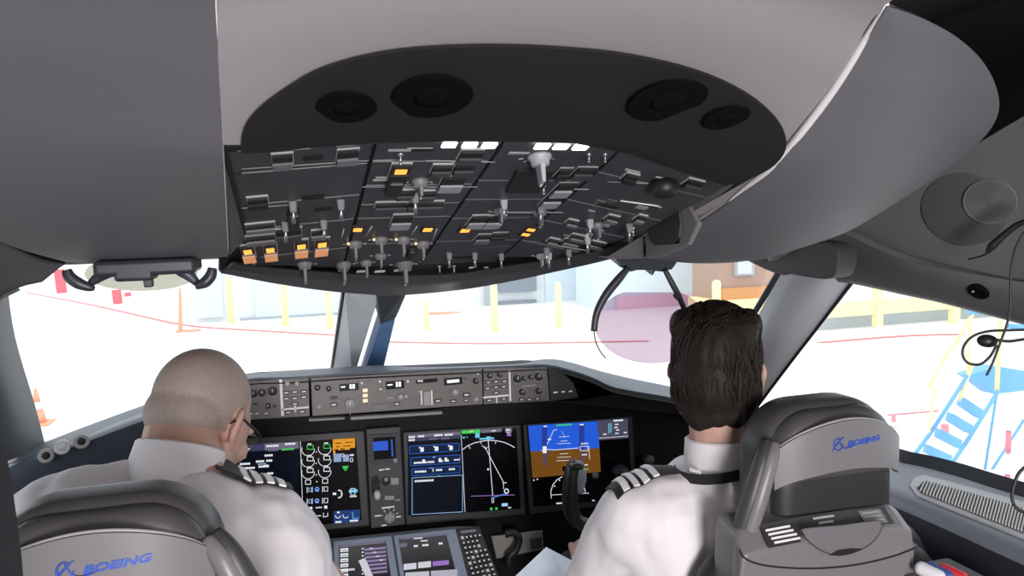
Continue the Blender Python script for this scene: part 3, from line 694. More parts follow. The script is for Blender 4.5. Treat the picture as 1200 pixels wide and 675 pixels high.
mb = MB(); mb.grid(sgrid([bk, cr, mdl, lp], 3, 3)); solid(W(mb, 'top_pad', GLT, t), .006, 1)
lb = [p+Vector((0, 0, -.012)) for p in lp]
mb = MB(); mb.grid(sgrid([lp, [p+Vector((0, -.004, -.006)) for p in lp], lb, un, [p+Vector((0, .0, -.035)) for p in un], [p+Vector((0, .0, -.07)) for p in un]], 2, 3)); solid(W(mb, 'front_lip', HOOD, t), .004, 1)
# main instrument board
t = thing('instrument_panel', 'wide black instrument panel behind the displays', 'instrument panel', (0, 2.25, .4))
bp = [onY(x, y+17, 2.22) for x, y in lip]
mb = MB(); mb.prism(bp+[Vector((bp[-1].x, 2.22, .3)), Vector((bp[0].x, 2.22, .3))], Vector((0, .09, 0))); W(mb, 'panel_board', HOOD, t)
mb = MB(); mb.prism([onY(x, y, 2.12) for x, y in ((270, 496), (430, 489), (560, 478), (645, 471), (720, 478), (830, 490), (830, 470), (720, 462), (680, 470), (645, 470), (560, 475), (430, 486), (270, 492))], (0, .12, 0)); W(mb, 'shade_strip', HOOD, t)
# two slim pull-out strips under the mode panel
for a in (((362, 491.5), (404, 489.5), (404, 491.5), (362, 494)), ((411, 489), (518, 482.5), (519, 485.5), (411, 492.5))):
    mb = MB(); mb.prism([onY(x, y, 2.085) for x, y in a], (0, .03, 0)); bev(W(mb, 'pull_strip', mat('strip_grey', (.22, .22, .23), .4), t), .001)
# ------------------------------------------------------------------ mode control panel
MCPM = mat('mode_panel_grey', (.145, .133, .125), .42, noise_amt=.06, nscale=60)
KN = mat('knob_dark', (.03, .03, .032), .45); KNG = mat('knob_grey', (.30, .30, .30), .45)
DIG = glow('digit_white', (.95, .97, 1), 1.3); LITE = glow('key_light', (1, .80, .55), 1.1); SCR = mat('screen_black', (.004, .004, .006), .18)
t = thing('mode_control_panel', 'long warm grey autopilot panel of knobs, keys and small readouts along the glareshield', 'control panel', onY(465, 488, 2.12))
def m3(px, py, y=2.098): return onY(px, py, y)
for q, nm in ((((275, 448), (362, 443.5), (363, 488), (278, 493)), 'left_section'), (((364, 443.3), (565, 432.5), (566, 474), (366, 488)), 'middle_section'), (((566.5, 432.5), (641, 430.5), (644, 470), (567, 474)), 'right_section')):
    mb = MB(); mb.prism([m3(*a, 2.1) for a in q], (0, .03, 0)); bev(W(mb, nm, MCPM, t), .002)
mb = MB(); mb.prism([m3(*a, 2.1) for a in ((642, 430), (660, 437), (672, 449), (678, 466), (645, 471))], (0, .04, 0)); bev(W(mb, 'end_cap', mat('end_cap_black', (.02, .02, .023), .5), t), .002)
def mk(px, py, w_, h_, m, d=.003, nm='push_key', y=2.1):
    mb = MB(); a = m3(px-w_/2, py+h_/2, y); b = m3(px+w_/2, py-h_/2, y)
    mb.use(m); mb.box(((a.x+b.x)/2, y-d/2, (a.z+b.z)/2), (b.x-a.x, d, b.z-a.z), bevel=min(.0008, d*.3)); return mb
def mkey(px, py, w_, h_, m=None, d=.005, lit=None):
    mb = mk(px, py, w_, h_, m or KN, d)
    if lit:
        a = m3(px, py); mb.use(lit); mb.box((a.x, 2.1-d-.0004, a.z), (w_*.0024*.6, .0008, h_*.0024*.3))
    W(mb, 'push_key', None, t)
def mknob(px, py, rp, ring=None, d=.016, spokes=0, m=None):
    p = m3(px, py, 2.1); r = rp*.00238; mb = MB()
    if ring: mb.use(ring); mb.ring(p+Vector((0, -.002, 0)), (0, -1, 0), r*1.15, .0014)
    mb.use(m or KN); mb.lathe(p, (0, -1, 0), [(r, 0), (r, d*.5), (r*.8, d), (0, d)], 18)
    mb.use(LEGW); mb.box(p+Vector((0, -d-.0003, r*.4)), (.0012, .0008, r*.6))
    for k in range(spokes):
        a = .5+2*pi*k/spokes; mb.use(KNG); mb.cyl(p+Vector((cos(a)*r, -.004, sin(a)*r)), p+Vector((cos(a)*r*2.2, -.002, sin(a)*r*2.2)), .002, .001, 8)
    W(mb, 'rotary_knob', None, t)
def mwin(px, py, w_, h_, segs, bright=DIG):
    mb = mk(px, py, w_, h_, SCR, .002, 'readout'); o = W(mb, 'readout', None, t)
    mb = MB(); mb.use(bright)
    for x, y, ww, hh in segs:
        a = m3(x-ww/2, y+hh/2, 2.0975); b = m3(x+ww/2, y-hh/2, 2.0975); mb.box(((a.x+b.x)/2, 2.0975, (a.z+b.z)/2), (b.x-a.x, .0006, b.z-a.z))
    k = mb.build('lit_digits'); k.parent = o
def mark(px, py, w_, h_, m=None, nm='legend_mark'):
    W(mk(px, py, w_, h_, m or LEGW, .0012), nm, None, t)
mknob(297, 461, 4); mknob(307, 460, 4); mknob(319.5, 458, 5, KNG); mknob(314, 475, 3.2, KNG); mkey(299, 473, 5, 3); mkey(322, 476, 3, 3)
for x, y in ((301, 484.5), (312, 484.5), (294, 485)): mark(x, y, 4, 1.6)
mark(330, 466, .9, 43, nm='border_line'); mark(346, 478.5, 32, .9, nm='border_line'); mark(346, 478, .9, 10, nm='border_line')
mknob(337, 450, 3, m=KNG); mknob(348, 450, 3, m=KNG)
for x, y in ((335.5, 460), (345.5, 459), (356, 458.5), (335.5, 467), (345.5, 466.5), (356, 465), (345.5, 473), (338, 483), (354, 482)): mkey(x, y, 7.5, 4, lit=LEGW)
mknob(372, 454, 3.2, m=KN); mknob(374, 476, 2.6, KNG, m=KNG); mknob(385, 455, 3); mkey(391, 474, 8, 5, lit=LEGW); mkey(391, 466, 8, 4)
mwin(409, 453.5, 22, 10, ((402, 453.5, 5, 2), (411, 453, 2.4, 5.5), (414.5, 452.8, 2.6, 5.5)))
mknob(410, 473, 6.2, KNG, .018, 3, m=KNG)
for y in (457.5, 463.5, 469.5): mark(428, y, 5.5, 4.4, LITE, 'lit_key')
mark(433, 446.5, 1.5, 1.5, KN, 'screw'); mark(446, 456, 2, 2, MET, 'screw')
mwin(463, 451, 21, 11, ((457, 451, 6, 2), (465, 450.5, 2, 6), (468.5, 450.2, 2.6, 6)))
mknob(469, 465, 4, m=KNG); mknob(475, 464, 2.6, m=KNG); mkey(446, 476.5, 17, 8.5, mat('blank_plate', (.17, .165, .16), .5)); mkey(465, 473, 7, 4.5, lit=LEGW); mkey(457, 466, 8, 3, KNG)
mwin(500, 446.3, 25, 6.5, ((491, 446.5, 3, 2.6), (494.5, 446.4, 2, 2.6)), LEGW)
mkey(500, 466.5, 7.5, 17, KNG, .008); mark(494, 466, 1, 17, nm='border_line'); mark(506, 466, 1, 17, nm='border_line'); mark(492.5, 459, 5, 1, nm='border_line')
mkey(513, 469.5, 8, 4.5, lit=LEGW)
mwin(531, 446.7, 21, 10, ((531, 446.7, 14, 4.6),))
mknob(532.5, 459.5, 4.6, m=KNG); mkey(531, 470, 7, 4, lit=LEGW); mkey(546.5, 462.5, 8, 6, lit=LEGW); mkey(546, 469, 6, 3, lit=LEGW); mknob(557, 446, 3.4); mknob(557, 467.5, 2.8, KNG, m=KNG); mark(545, 443.5, 3, 2, KN, 'screw')
for x, y in ((408, 444.3), (462, 441.5), (499, 439.8), (529, 437.8)): mark(x, y, 3, 3, KN, 'selector_index')
for x, y in ((478, 447), (424, 449), (445, 447), (560, 437.5)): mark(x, y, 2, 3, LEGW)
mknob(573, 440, 3, m=KN); mknob(585, 438.5, 3, m=KN)
for x, y in ((572, 448), (581, 447), (591, 446.5), (571, 455), (581, 453.5), (590, 452.8), (581, 460), (573, 469), (590, 467)): mkey(x, y, 7, 3.8, lit=LEGW)
mark(597.5, 452, .9, 36, nm='border_line'); mark(581, 464.5, 30, .9, nm='border_line'); mark(582, 468, .9, 9, nm='border_line')
mknob(605.5, 443.5, 5, KNG); mknob(630.5, 441, 5, KNG); mknob(613, 443, 2.6); mknob(621, 441.5, 2.6); mknob(611, 459, 4, KNG); mknob(630.5, 457.5, 4, KNG); mark(620, 452, 16, 1, nm='border_line')
for x, y in ((611, 468), (620, 468), (629.5, 467)): mkey(x, y, 6, 3.6, lit=LEGW)
for x, y, w_ in ((651, 459.8, 5), (660, 459, 4), (668.5, 458.5, 4)): mark(x, y, w_, 2.2)
# ------------------------------------------------------------------ display units
BEZ = mat('bezel_grey', (.045, .047, .052), .45)
def col(r, g, b, s=1.0):
    f = lambda c: (c/255/12.92 if c < 10 else ((c/255+.055)/1.055)**2.4)
    return glow('lit_%d_%d_%d' % (r, g, b), (f(r), f(g), f(b)), s)
WHT = col(235, 240, 245); GRY = col(110, 104, 125); LBL = col(150, 190, 235); GRN = col(70, 200, 90); AMS = col(225, 150, 30); BLS = col(40, 95, 190); CYA = col(110, 200, 230); MAG = col(150, 110, 190); NAV = col(5, 10, 24)
def display(nm, label, outer, screen, Y, cat='display', n=Vector((0, 1, 0)), plane=None, bez=BEZ, th=.018):
    P = plane or (lambda x, y, d=0: onY(x, y, Y+d))
    t = thing(nm, label, cat, P((outer[2][0]+outer[3][0])/2, max(outer[2][1], outer[3][1]), .02))
    mb = MB(); mb.prism([P(*a) for a in outer], n*th); bz = bev(W(mb, 'bezel', bez, t), .003)
    mb = MB(); mb.prism([P(*a, -.0006) for a in screen], n*.002); s = W(mb, 'screen', SCR, t)
    return t, s, P
class Gfx:
    def __init__(s, scr, P, n): s.scr, s.P, s.n, s.mb = scr, P, n, MB(); s.k = 0
    def use(s, m): s.mb.use(m); return s
    def rect(s, x0, y0, x1, y1, sk=0):
        """sk: rise in pixels per pixel to the right"""
        s.k += 1; d = -.0010-.000012*s.k; f = lambda x, y: s.P(x, y-sk*(x-x0), d)
        s.mb.prism([f(x0, y1), f(x1, y1), f(x1, y0), f(x0, y0)], s.n*.0003); return s
    def line(s, pts, w_=.9):
        s.k += 1; P = [s.P(x, y, -.0010-.000012*s.k) for x, y in pts]
        for a, b in zip(P[:-1], P[1:]):
            if (a-b).length > 1e-6: s.mb.cyl(a, b, w_*.0009, n=5, smooth=False)
        return s
    def frame(s, x0, y0, x1, y1, w_=.8, sk=0): return s.line([(x0, y0), (x1, y0-sk*(x1-x0)), (x1, y1-sk*(x1-x0)), (x0, y1), (x0, y0)], w_)
    def arc(s, cx, cy, r, a0, a1, w_=.8, n=18, ry=None): return s.line([(cx+r*cos(radians(a0+(a1-a0)*i/n)), cy+(ry or r)*sin(radians(a0+(a1-a0)*i/n))) for i in range(n+1)], w_)
    def text(s, x, y, n=4, w_=2.0, h_=2.2, sk=.06, gap=.5):
        for k in range(n): s.rect(x+k*(w_+gap), y-h_/2-sk*k*(w_+gap), x+k*(w_+gap)+w_, y+h_/2-sk*k*(w_+gap), sk)
        return s
    def done(s, nm='symbology'): o = s.mb.build(nm); o.parent = s.scr; return o
NY = Vector((0, 1, 0))
# left inboard display
t, sc, P = display('display_unit', 'lit display between the bald pilot and the standby column, amber block on it', [(262, 516), (427, 505), (433, 616), (265, 634)], [(266, 523), (417, 513), (424, 609.5), (268, 627)], 2.2)
g = Gfx(sc, P, NY); SK = .06
g.use(NAV).rect(267, 524, 351, 624, SK); g.use(GRY).rect(276, 522, 350, 530, SK); g.use(col(58, 62, 92)).rect(276, 522, 310, 530, SK)
g.use(WHT).text(283, 527, 5); g.text(312, 523, 6); g.text(334, 520.5, 5); g.use(GRN).text(330, 527, 6); g.use(GRY).text(314, 528, 5)
g.use(WHT)
for x, y, n_ in ((281, 536, 3), (310, 534, 4), (281, 544, 5), (300, 541, 4), (312, 540, 3), (284, 549, 6), (303, 547, 5), (310, 546, 2), (313, 555, 3)): g.text(x, y, n_, 2, 2.4)
g.use(LBL).text(302, 544, 4, 2, 1.4)
g.use(WHT).line([(352, 517), (355, 606)], .8)
for y in (525, 538.5, 552):
    for x in (361, 380.5):
        yy = y-(x-361)*.06; g.use(WHT).arc(x, yy+2, 7.4, -10, 200, .9, ry=7); g.use(GRN if y < 530 else WHT).frame(x-1, yy-3, x+6, yy+1.5, 1.1); g.use(WHT).text(x-.5, yy-4.5, 2, 2, 1.4)
    g.use(WHT).rect(370, y+4, 371.2, y+5.2); 
for y in (564.5,):
    g.use(WHT).frame(358, y-2, 364, y+3, 1); g.frame(378, y-3.3, 384, y+1.7, 1); g.rect(370.5, y-.6, 372, y+.6)
for y in (574, 587.5):
    g.use(WHT).line([(360, y-3), (360, y+3.5)], 1.1); g.line([(366, y-3.4), (366, y+3)], .9); g.line([(378, y-4), (378, y+2.6)], 1.1); g.frame(380, y-3.5, 384, y+1.5, .9); g.use(LBL).frame(362, y-2, 365, y+2, .9); g.use(col(120, 160, 240)).arc(371.5, y-.5, 2.2, 180, 360, 1.6); g.rect(369.4, y-.5, 373.6, y+2)
g.use(WHT); g.rect(363, 594, 366, 597.5); g.rect(380, 592.6, 383.5, 596); g.text(370, 595, 4, 1.4, 1.4); g.line([(363, 602), (367, 602), (367, 607), (363, 607)], 1); g.line([(379, 601), (379, 606), (384, 605), (384, 601)], 1); g.rect(372, 604, 376, 605)
g.use(AMS).rect(390, 515, 416, 528, SK); g.use(SCR)
for a in ((393, 519, 400, 520), (404, 518.2, 413, 519), (394, 523.2, 398, 524.2), (402, 522.5, 411, 523.4), (392, 526.5, 396, 528), (399, 525.6, 404, 527), (410, 525, 416, 528)): g.rect(*a, SK)
g.use(AMS).rect(390.5, 528, 393, 533); g.use(col(140, 165, 200)).rect(391, 532, 400, 541.5, SK); g.rect(402, 533, 409, 541, SK); g.use(WHT).frame(400, 532, 403, 535); g.frame(410.5, 537, 413.5, 541, .9); g.text(410, 533.5, 2)
g.use(GRN).line([(401.5, 547), (408, 546.5), (405, 551.5), (401.5, 547)], 1.6); g.rect(403, 547, 406.4, 549)
g.use(WHT).line([(396, 575), (400, 575), (400, 582), (396, 583)], 1.1); g.arc(396, 579, 5, -80, 80, 1); g.rect(390, 577.5, 394, 580); g.use(CYA).rect(409, 574, 419, 577.5, SK); g.use(WHT).frame(411, 572.5, 416, 580, .9); g.text(410, 582, 4, 1.6, 1.6)
g.use(col(30, 60, 120)).rect(391, 599, 422, 613.5, SK); g.use(WHT).arc(396, 604, 3, 0, 180, 1.2); g.arc(405, 604, 3, 20, 200, 1.2); g.use(CYA).line([(413, 600), (414, 608), (420, 607)], 1.2); g.use(WHT).text(393, 612, 3); g.text(410, 610.5, 4); g.rect(395, 599.5, 398, 601.5)
g.done(); mark_ = MB()
# centre column with standby display and gear lever
t = thing('standby_column', 'narrow dark column with small standby screen, gear lever and rotary selector', 'instrument column', onY(452, 622, 2.2))
mb = MB(); mb.prism([onY(x, y, 2.19) for x, y in ((429, 503), (469, 500), (475, 615), (435, 620))], NY*.04); bev(W(mb, 'column_face', mat('column_grey', (.05, .05, .054), .5), t), .003)
mb = MB(); mb.use(KN); mb.prism([onY(x, y, 2.183) for x, y in ((433, 510), (467, 508), (468.5, 541), (435, 543.5))], NY*.01); sb = W(mb, 'standby_bezel', None, t)
mb = MB(); mb.use(SCR); mb.prism([onY(x, y, 2.1825) for x, y in ((437, 513), (463, 511.5), (464, 537), (438.5, 539))], NY*.002); mb.use(col(45, 90, 205)); mb.prism([onY(x, y, 2.182) for x, y in ((437, 518), (454.5, 516.5), (455, 527.5), (437.5, 528.5))], NY*.001); mb.use(BLS); mb.prism([onY(x, y, 2.182) for x, y in ((458, 515), (460, 515), (461, 535), (459, 535))], NY*.001)
k = mb.build('standby_screen'); k.parent = sb
def cknob(px, py, r, m, d=.014, nm='small_knob'):
    mb = MB(); mb.use(m); mb.lathe(onY(px, py, 2.19), (0, -1, 0), [(r, 0), (r, d*.6), (r*.75, d), (0, d)], 18); return W(mb, nm, None, t)
cknob(463, 538.5, .007, KNG); cknob(452, 563, .012, KN); cknob(452, 560, .006, KNG, .018); cknob(456.5, 606, .016, KNG, .012)
mb = MB(); mb.use(KNG); mb.box(onY(456.5, 606, 2.172), (.007, .012, .034), (0, .2, 0), bevel=.002); W(mb, 'selector_pointer', None, t)
mb = MB(); mb.use(GROOVE); mb.prism([onY(x, y, 2.188) for x, y in ((435, 560), (441, 557), (445, 562), (445, 579), (438, 583), (435, 575))], NY*.004); W(mb, 'gear_slot', None, t)
mb = MB(); mb.use(mat('lever_white', (.55, .55, .54), .4)); mb.ell(onY(442, 580, 2.16), (.010, .018, .014)); mb.cyl(onY(442, 580, 2.16), onY(441, 572, 2.19), .004); W(mb, 'gear_lever', None, t)
for a in ((458, 560, 467, 568), (451, 581, 462, 586), (463, 585, 469, 587)):
    mb = MB(); mb.use(KNG); mb.prism([onY(x, y, 2.186) for x, y in ((a[0], a[3]), (a[2], a[3]-.5), (a[2], a[1]), (a[0], a[1]))], NY*.006); W(mb, 'lever_gate', None, t)
for x, y, n_ in ((444, 551, 3), (451, 550, 3), (447, 595.5, 8), (439, 605, 4), (464, 606, 3), (447, 616, 3)):
    mb = MB(); mb.use(LEGW)
    a = onY(x, y, 2.189); mb.box(a+Vector((n_*.0024, 0, 0)), (n_*.0046, .001, .004)); W(mb, 'white_legend', None, t)
for a0 in range(5):
    a = radians(20+35*a0); c = onY(456.5, 606, 2.189); mb = MB(); mb.use(LEGW); mb.box(c+Vector((cos(a)*.024, 0, sin(a)*.024)), (.008, .001, .0016), (0, -a, 0)); W(mb, 'index_mark', None, t)
# right inboard display
t, sc, P = display('display_unit', 'lit display right of the standby column showing a white map arc', [(472, 507), (610, 498), (616, 603), (476, 616)], [(477, 510), (605, 502), (610, 596), (482, 605.5)], 2.2)
g = Gfx(sc, P, NY); SK = .063
g.use(NAV).rect(478, 510, 540, 604, SK); g.use(GRY).rect(478, 509.5, 540, 517, SK); g.use(col(60, 60, 85)).rect(478, 513.5, 540, 517.5, SK); g.use(WHT).text(479, 512.5, 3); g.text(490, 511.5, 3); g.text(509, 510.3, 4); g.text(521, 509.8, 4); g.text(479, 516, 3); g.use(GRY).text(503, 514.5, 4); g.text(517, 514, 4)
g.use(GRN).rect(541, 504.5, 563, 508.5, SK); g.use(WHT).text(551, 505.5, 2, 1.4, 1.4); g.use(GRY).rect(564, 503.5, 588, 507.5, SK); g.use(WHT).text(576, 505, 3, 1.4, 1.2)
g.use(BLS)
for a in ((480, 523, 538, 532), (481.5, 536.5, 539, 546), (482.5, 549.5, 539, 557.5)): g.use(col(14, 30, 66)).rect(*a, SK); g.use(BLS).frame(*a, 1.1, SK)
g.use(LBL).frame(483, 560, 542, 603, 1.0, .055)
g.use(WHT)
for x, y in ((493, 527), (510, 526), (527, 525)): g.rect(x-.4, y-2.5, x+3.6, y+2.5, SK); g.text(x-2, y-2.4, 1, 2, 1.6)
for x, y in ((495, 541), (514, 539.5), (521, 539)): g.rect(x, y-2.5, x+3, y+2, SK); g.text(x+3, y+.8, 1)
g.text(485, 542.6, 4); g.text(501, 541.6, 4, 1.6); g.text(532, 539, 3, 2, 1.6); g.text(486, 553, 4); g.text(495, 552.6, 2); g.text(507, 551, 1, 1, 4); g.text(511, 551, 3); g.text(526, 550, 3); g.text(486, 564, 9, 2.0, 2.2)
g.use(LBL); [g.text(x, y, 2, 1.4, 1) for x, y in ((507, 536), (503, 548.5), (513, 558))]
g.use(WHT).line([(540.5, 510), (545, 600)], .8)
g.line([(542, 527), (548, 522.5), (556, 519), (565, 517), (573, 516), (582, 516.5), (591, 518.5), (598, 521.5), (603, 524.5)], 1.2)
for a, b in (((549, 522), (551, 526)), ((581, 517), (580.5, 520)), ((563, 517), (564, 520))): g.line([a, b], 1)
g.line([(572, 514), (577.5, 581)], 1.1); g.line([(568, 523), (575, 537), (590, 565)], 1.0); g.line([(590, 565), (590, 573)], .9); g.line([(565, 522), (569, 526), (572, 524)], .9); g.use(CYA).rect(562, 513.5, 579, 515.5, SK); g.rect(570, 511.5, 575, 513.5); g.rect(557, 507.5, 562, 513); g.rect(542, 512, 545, 513.5); g.rect(547, 511.5, 548, 513)
g.use(MAG).line([(552, 581.5), (603, 580)], 1.1); g.use(WHT).line([(576.5, 583), (576.5, 589), (578.5, 589), (578.5, 583)], .9); g.arc(593.5, 575.5, 2.4, 0, 360, 1.6); g.use(col(90, 130, 215)).line([(578, 583), (588, 580), (595, 579)], 2); g.use(WHT).text(589, 566, 2, 2, 1); g.use(LBL).rect(588, 590, 595, 593.6, SK); g.use(WHT).text(589, 591, 3, 1.2, 1.2); g.text(595.5, 595, 2, 1.4, 1.4); g.rect(571, 549, 573, 551)
g.use(GRN).rect(574.5, 595, 577, 598); g.rect(580.5, 594.6, 583, 597.4)
g.use(GRY).rect(592, 501.5, 600, 507); g.use(WHT).text(593, 504, 2); g.text(594, 507, 2, 1.6, 1); g.use(MAG).rect(594, 508, 599, 511)
g.done()
# right outboard display
t, sc, P = display('display_unit', 'lit display at far right with blue sky over brown ground', [(613, 498), (741, 488), (747, 589), (621, 603)], [(617, 499), (736, 490.5), (741, 584), (626, 594)], 2.2)
g = Gfx(sc, P, NY); SK = .055
g.use(col(36, 92, 214)).mb.prism([P(x, y, -.0009) for x, y in ((619, 499), (700, 493.5), (702.5, 525), (621.5, 529))], NY*.0003)
g.use(col(112, 72, 24)).mb.prism([P(x, y, -.0009) for x, y in ((621.5, 529), (702.5, 525), (704, 553), (624, 560))], NY*.0003)
g.use(col(74, 72, 92)).mb.prism([P(x, y, -.0009) for x, y in ((700.5, 493), (735.5, 490.5), (736.5, 513.5), (701.5, 516))], NY*.0003)
g.use(col(40, 60, 150)).rect(635, 500, 641, 529); g.rect(678.5, 497.5, 685, 527); g.use(col(90, 70, 90)).rect(636.5, 530, 641, 545); g.rect(680, 528, 685, 541)
g.use(WHT).line([(634, 528), (641, 526.5), (650, 527.3), (662, 526.3), (678, 525)], 1.1); g.rect(636, 523, 640.5, 531); g.rect(637, 499, 641, 500.4); g.rect(679.5, 497, 684, 498.4); g.text(642, 515, 2, 1.6, 1.8); g.line([(641, 521), (649, 504), (653, 503.5)], .9)
for y, w_ in ((512, 6), (517, 4), (520, 8), (532, 5), (536, 8), (540, 9)): g.line([(661-w_, y), (661+w_, y-.6)], .8)
g.use(GRN).text(652, 498.5, 7, 2.2, 2); g.use(CYA).line([(658, 505), (661, 510), (661, 514)], 1.1); g.use(WHT).frame(680, 523, 689, 528, 1); g.text(681, 520, 4, 1.6, 1.4); g.text(682, 533, 3, 1.6, 1.4); g.line([(690, 522), (691, 538)], .9); g.text(683, 545, 3, 1.6, 1.4); g.use(GRN).text(684, 550, 3, 1.6, 1.4)
g.use(SCR).rect(659, 546.5, 665.5, 552); g.use(WHT).line([(663, 552.5), (664, 571), (661, 570)], 1.1)
g.line([(646, 584), (645.5, 576), (648, 568), (653, 562), (659, 558.5)], 1.1); g.line([(646, 580), (690, 578)], .9); g.line([(676, 560), (684, 567), (686, 577)], 1.1); [g.rect(x, y, x+1.4, y+1.4) for x, y in ((625, 562), (629, 561), (649, 569), (655, 562))]; g.text(652, 590, 5, 1.8, 1.6); g.rect(694, 586, 697, 587)
g.use(WHT).text(719, 493, 5, 1.8, 2); [g.text(x, y, 2, 1.6, 1.4) for x, y in ((721, 497.5), (720, 501), (722, 504), (721, 508), (707, 509), (731, 507))]; g.line([(702, 513.5), (736, 511)], .8); g.use(CYA).rect(713, 496, 714, 508); g.rect(715.5, 496, 716.5, 507)
g.done()
mb = MB(); mb.use(KNG); mb.lathe(onY(697, 556.5, 2.196), (0, -1, 0), [(.010, 0), (.010, .008), (.008, .014), (0, .014)], 20); W(mb, 'brightness_knob', None, t)
# small dots on the lower bezels
# ------------------------------------------------------------------ pedestal
PN = Vector((0, -.62, .785)).normalized(); PO = onY(460, 640, 2.08)
def pd(x, y, d=0): return onP(x, y, PO-PN*d*-1*-1, PN)
t = thing('centre_pedestal', 'dark grey sloping centre pedestal under the main displays', 'pedestal', (0, 1.9, .02))
mb = MB(); mb.prism([pd(x, y, .006) for x, y in ((372, 632), (532, 616), (562, 616), (600, 720), (330, 760))], -PN*.05); bev(W(mb, 'pedestal_top', mat('pedestal_grey', (.055, .06, .068), .5), t), .004)
mb = MB(); mb.box((-.03, 1.95, .2), (.42, .45, .36), bevel=.02); W(mb, 'pedestal_body', HOOD, t)
PBZ = mat('pedestal_bezel', (.20, .24, .31), .45)
t, sc, P = display('pedestal_display', 'lower left lit display on the pedestal with list and purple bars', [(391, 634), (459, 627), (474, 720), (392, 720)], [(397, 639), (452, 633.5), (464, 715), (398, 715)], 0, n=-PN, plane=lambda x, y, d=0: onP(x, y, PO-PN*(d-.002), PN), bez=PBZ, th=.007)
g = Gfx(sc, P, -PN)
g.use(GRY).rect(398, 638.5, 451, 641.5, .1)
for k in range(7): g.use(WHT).rect(399, 643+k*6, 408, 647+k*6, .1); g.use(col(150, 130, 170)).rect(400, 644.5+k*6, 407, 646+k*6, .1)
for k in range(7): g.use(col(140, 120, 165)).rect(427+k*.3, 643+k*4.6, 452+k*.3, 645.6+k*4.6, .1)
g.use(WHT)
for k in range(9): g.text(424, 643+k*4.2, 1, 2, 1.4)
for k in range(4): g.text(433+k*4, 642.6+k*4.6, 2, 1.6, 1)
g.text(401, 668, 6, 2, 2)
g.done()
t, sc, P = display('pedestal_display', 'lower right lit display on the pedestal with pale boxes at its foot', [(461, 627), (534, 619), (560, 720), (476, 720)], [(467, 631.5), (523, 626), (546, 715), (480, 715)], 0, n=-PN, plane=lambda x, y, d=0: onP(x, y, PO-PN*(d-.002), PN), bez=PBZ, th=.007)
g = Gfx(sc, P, -PN)
g.use(GRY).rect(469, 630.5, 523, 632.5, .1); g.use(WHT).text(485, 631, 5, 1.6, 1.4); g.use(GRY).rect(467, 637, 477, 641.5, .1); g.use(WHT).text(485, 640, 2); g.text(495, 639, 3); g.text(493, 634, 4, 1.6, 1.4); g.text(514, 637, 2)
g.done(); g = Gfx(sc, P, -PN); g.k = 60
g.use(col(205, 205, 215)).rect(473, 661, 488, 668, .1); g.rect(490, 659, 505, 666, .1); g.use(MAG).rect(507, 658, 526, 663.5, .1); g.use(col(190, 190, 200)).rect(475, 671, 503, 690, .06); g.use(col(175, 172, 185)).rect(505, 669, 536, 690, .06)
g.done('lit_boxes')
# white paper strip lying on the pedestal
mb = MB(); mb.prism([pd(x, y, .0) + PN*.004 for x, y in ((420, 658), (428, 655), (437, 676), (430, 680))], PN*.0006); tag(mb.build('paper_slip', mat('paper_white', (.78, .80, .84), .7)), 'small white paper slip across the left pedestal display', 'paper')
# keypad
t = thing('keypad', 'slim black keypad with rows of small keys right of the pedestal displays', 'keypad', pd(560, 650))
mb = MB(); mb.prism([pd(x, y) + PN*.002 for x, y in ((533, 621), (562, 617.5), (590, 690), (555, 698))], -PN*.02); bev(W(mb, 'keypad_body', mat('keypad_black', (.022, .022, .025), .5), t), .003)
def kq(u, v):  # keypad plane, u across, v down
    a = np.array((533, 621))*(1-u)+np.array((562, 617.5))*u; b = np.array((553, 692))*(1-u)+np.array((588, 684))*u; c = a*(1-v)+b*v; return float(c[0]), float(c[1])
mb = MB(); mb.use(GRY); mb.prism([pd(*kq(u, v))+PN*.0026 for u, v in ((.2, .035), (.8, .035), (.8, .075), (.2, .075))], -PN*.001); W(mb, 'legend_mark', None, t)
for r in range(9):
    for c in range(5):
        if c == 4 and r in (1, 2): continue
        u, v = .12+c*.17, .13+r*.085
        mb = MB(); mb.use(KN if (r+c) % 5 else KNG); mb.prism([pd(*kq(a, b))+PN*.002 for a, b in ((u, v), (u+.125, v), (u+.125, v+.055), (u, v+.055))], PN*.004)
        mb.use(LEGW); mb.prism([pd(*kq(a, b))+PN*.0062 for a, b in ((u+.03, v+.014), (u+.09, v+.014), (u+.09, v+.038), (u+.03, v+.038))], PN*.0004); W(mb, 'key', None, t)
# rudder well: metal plate and black loop right of the keypad
t = thing('rudder_pedal', 'pale metal plate with a black loop in the dark foot well below the displays', 'rudder pedal', onY(610, 660, 2.25))
mb = MB(); mb.prism([onY(x, y, 2.19) for x, y in ((576, 629), (636, 622), (637, 644), (582, 655))], NY*.01); bev(W(mb, 'pedal_plate', mat('pedal_metal', (.40, .38, .34), .4, .4), t), .002)
mb = MB(); mb.tube([onY(x, y, 2.15) for x, y in ((592, 626), (602, 624), (608, 632), (604, 645), (597, 652), (596, 664))], .012); W(mb, 'pedal_loop', BLACK, t)
mb = MB(); mb.prism([onY(x, y, 2.183) for x, y in ((621, 632), (635, 630), (635, 642), (623, 644))], NY*.006); W(mb, 'dark_pad', mat('pad_grey', (.06, .06, .06)), t)
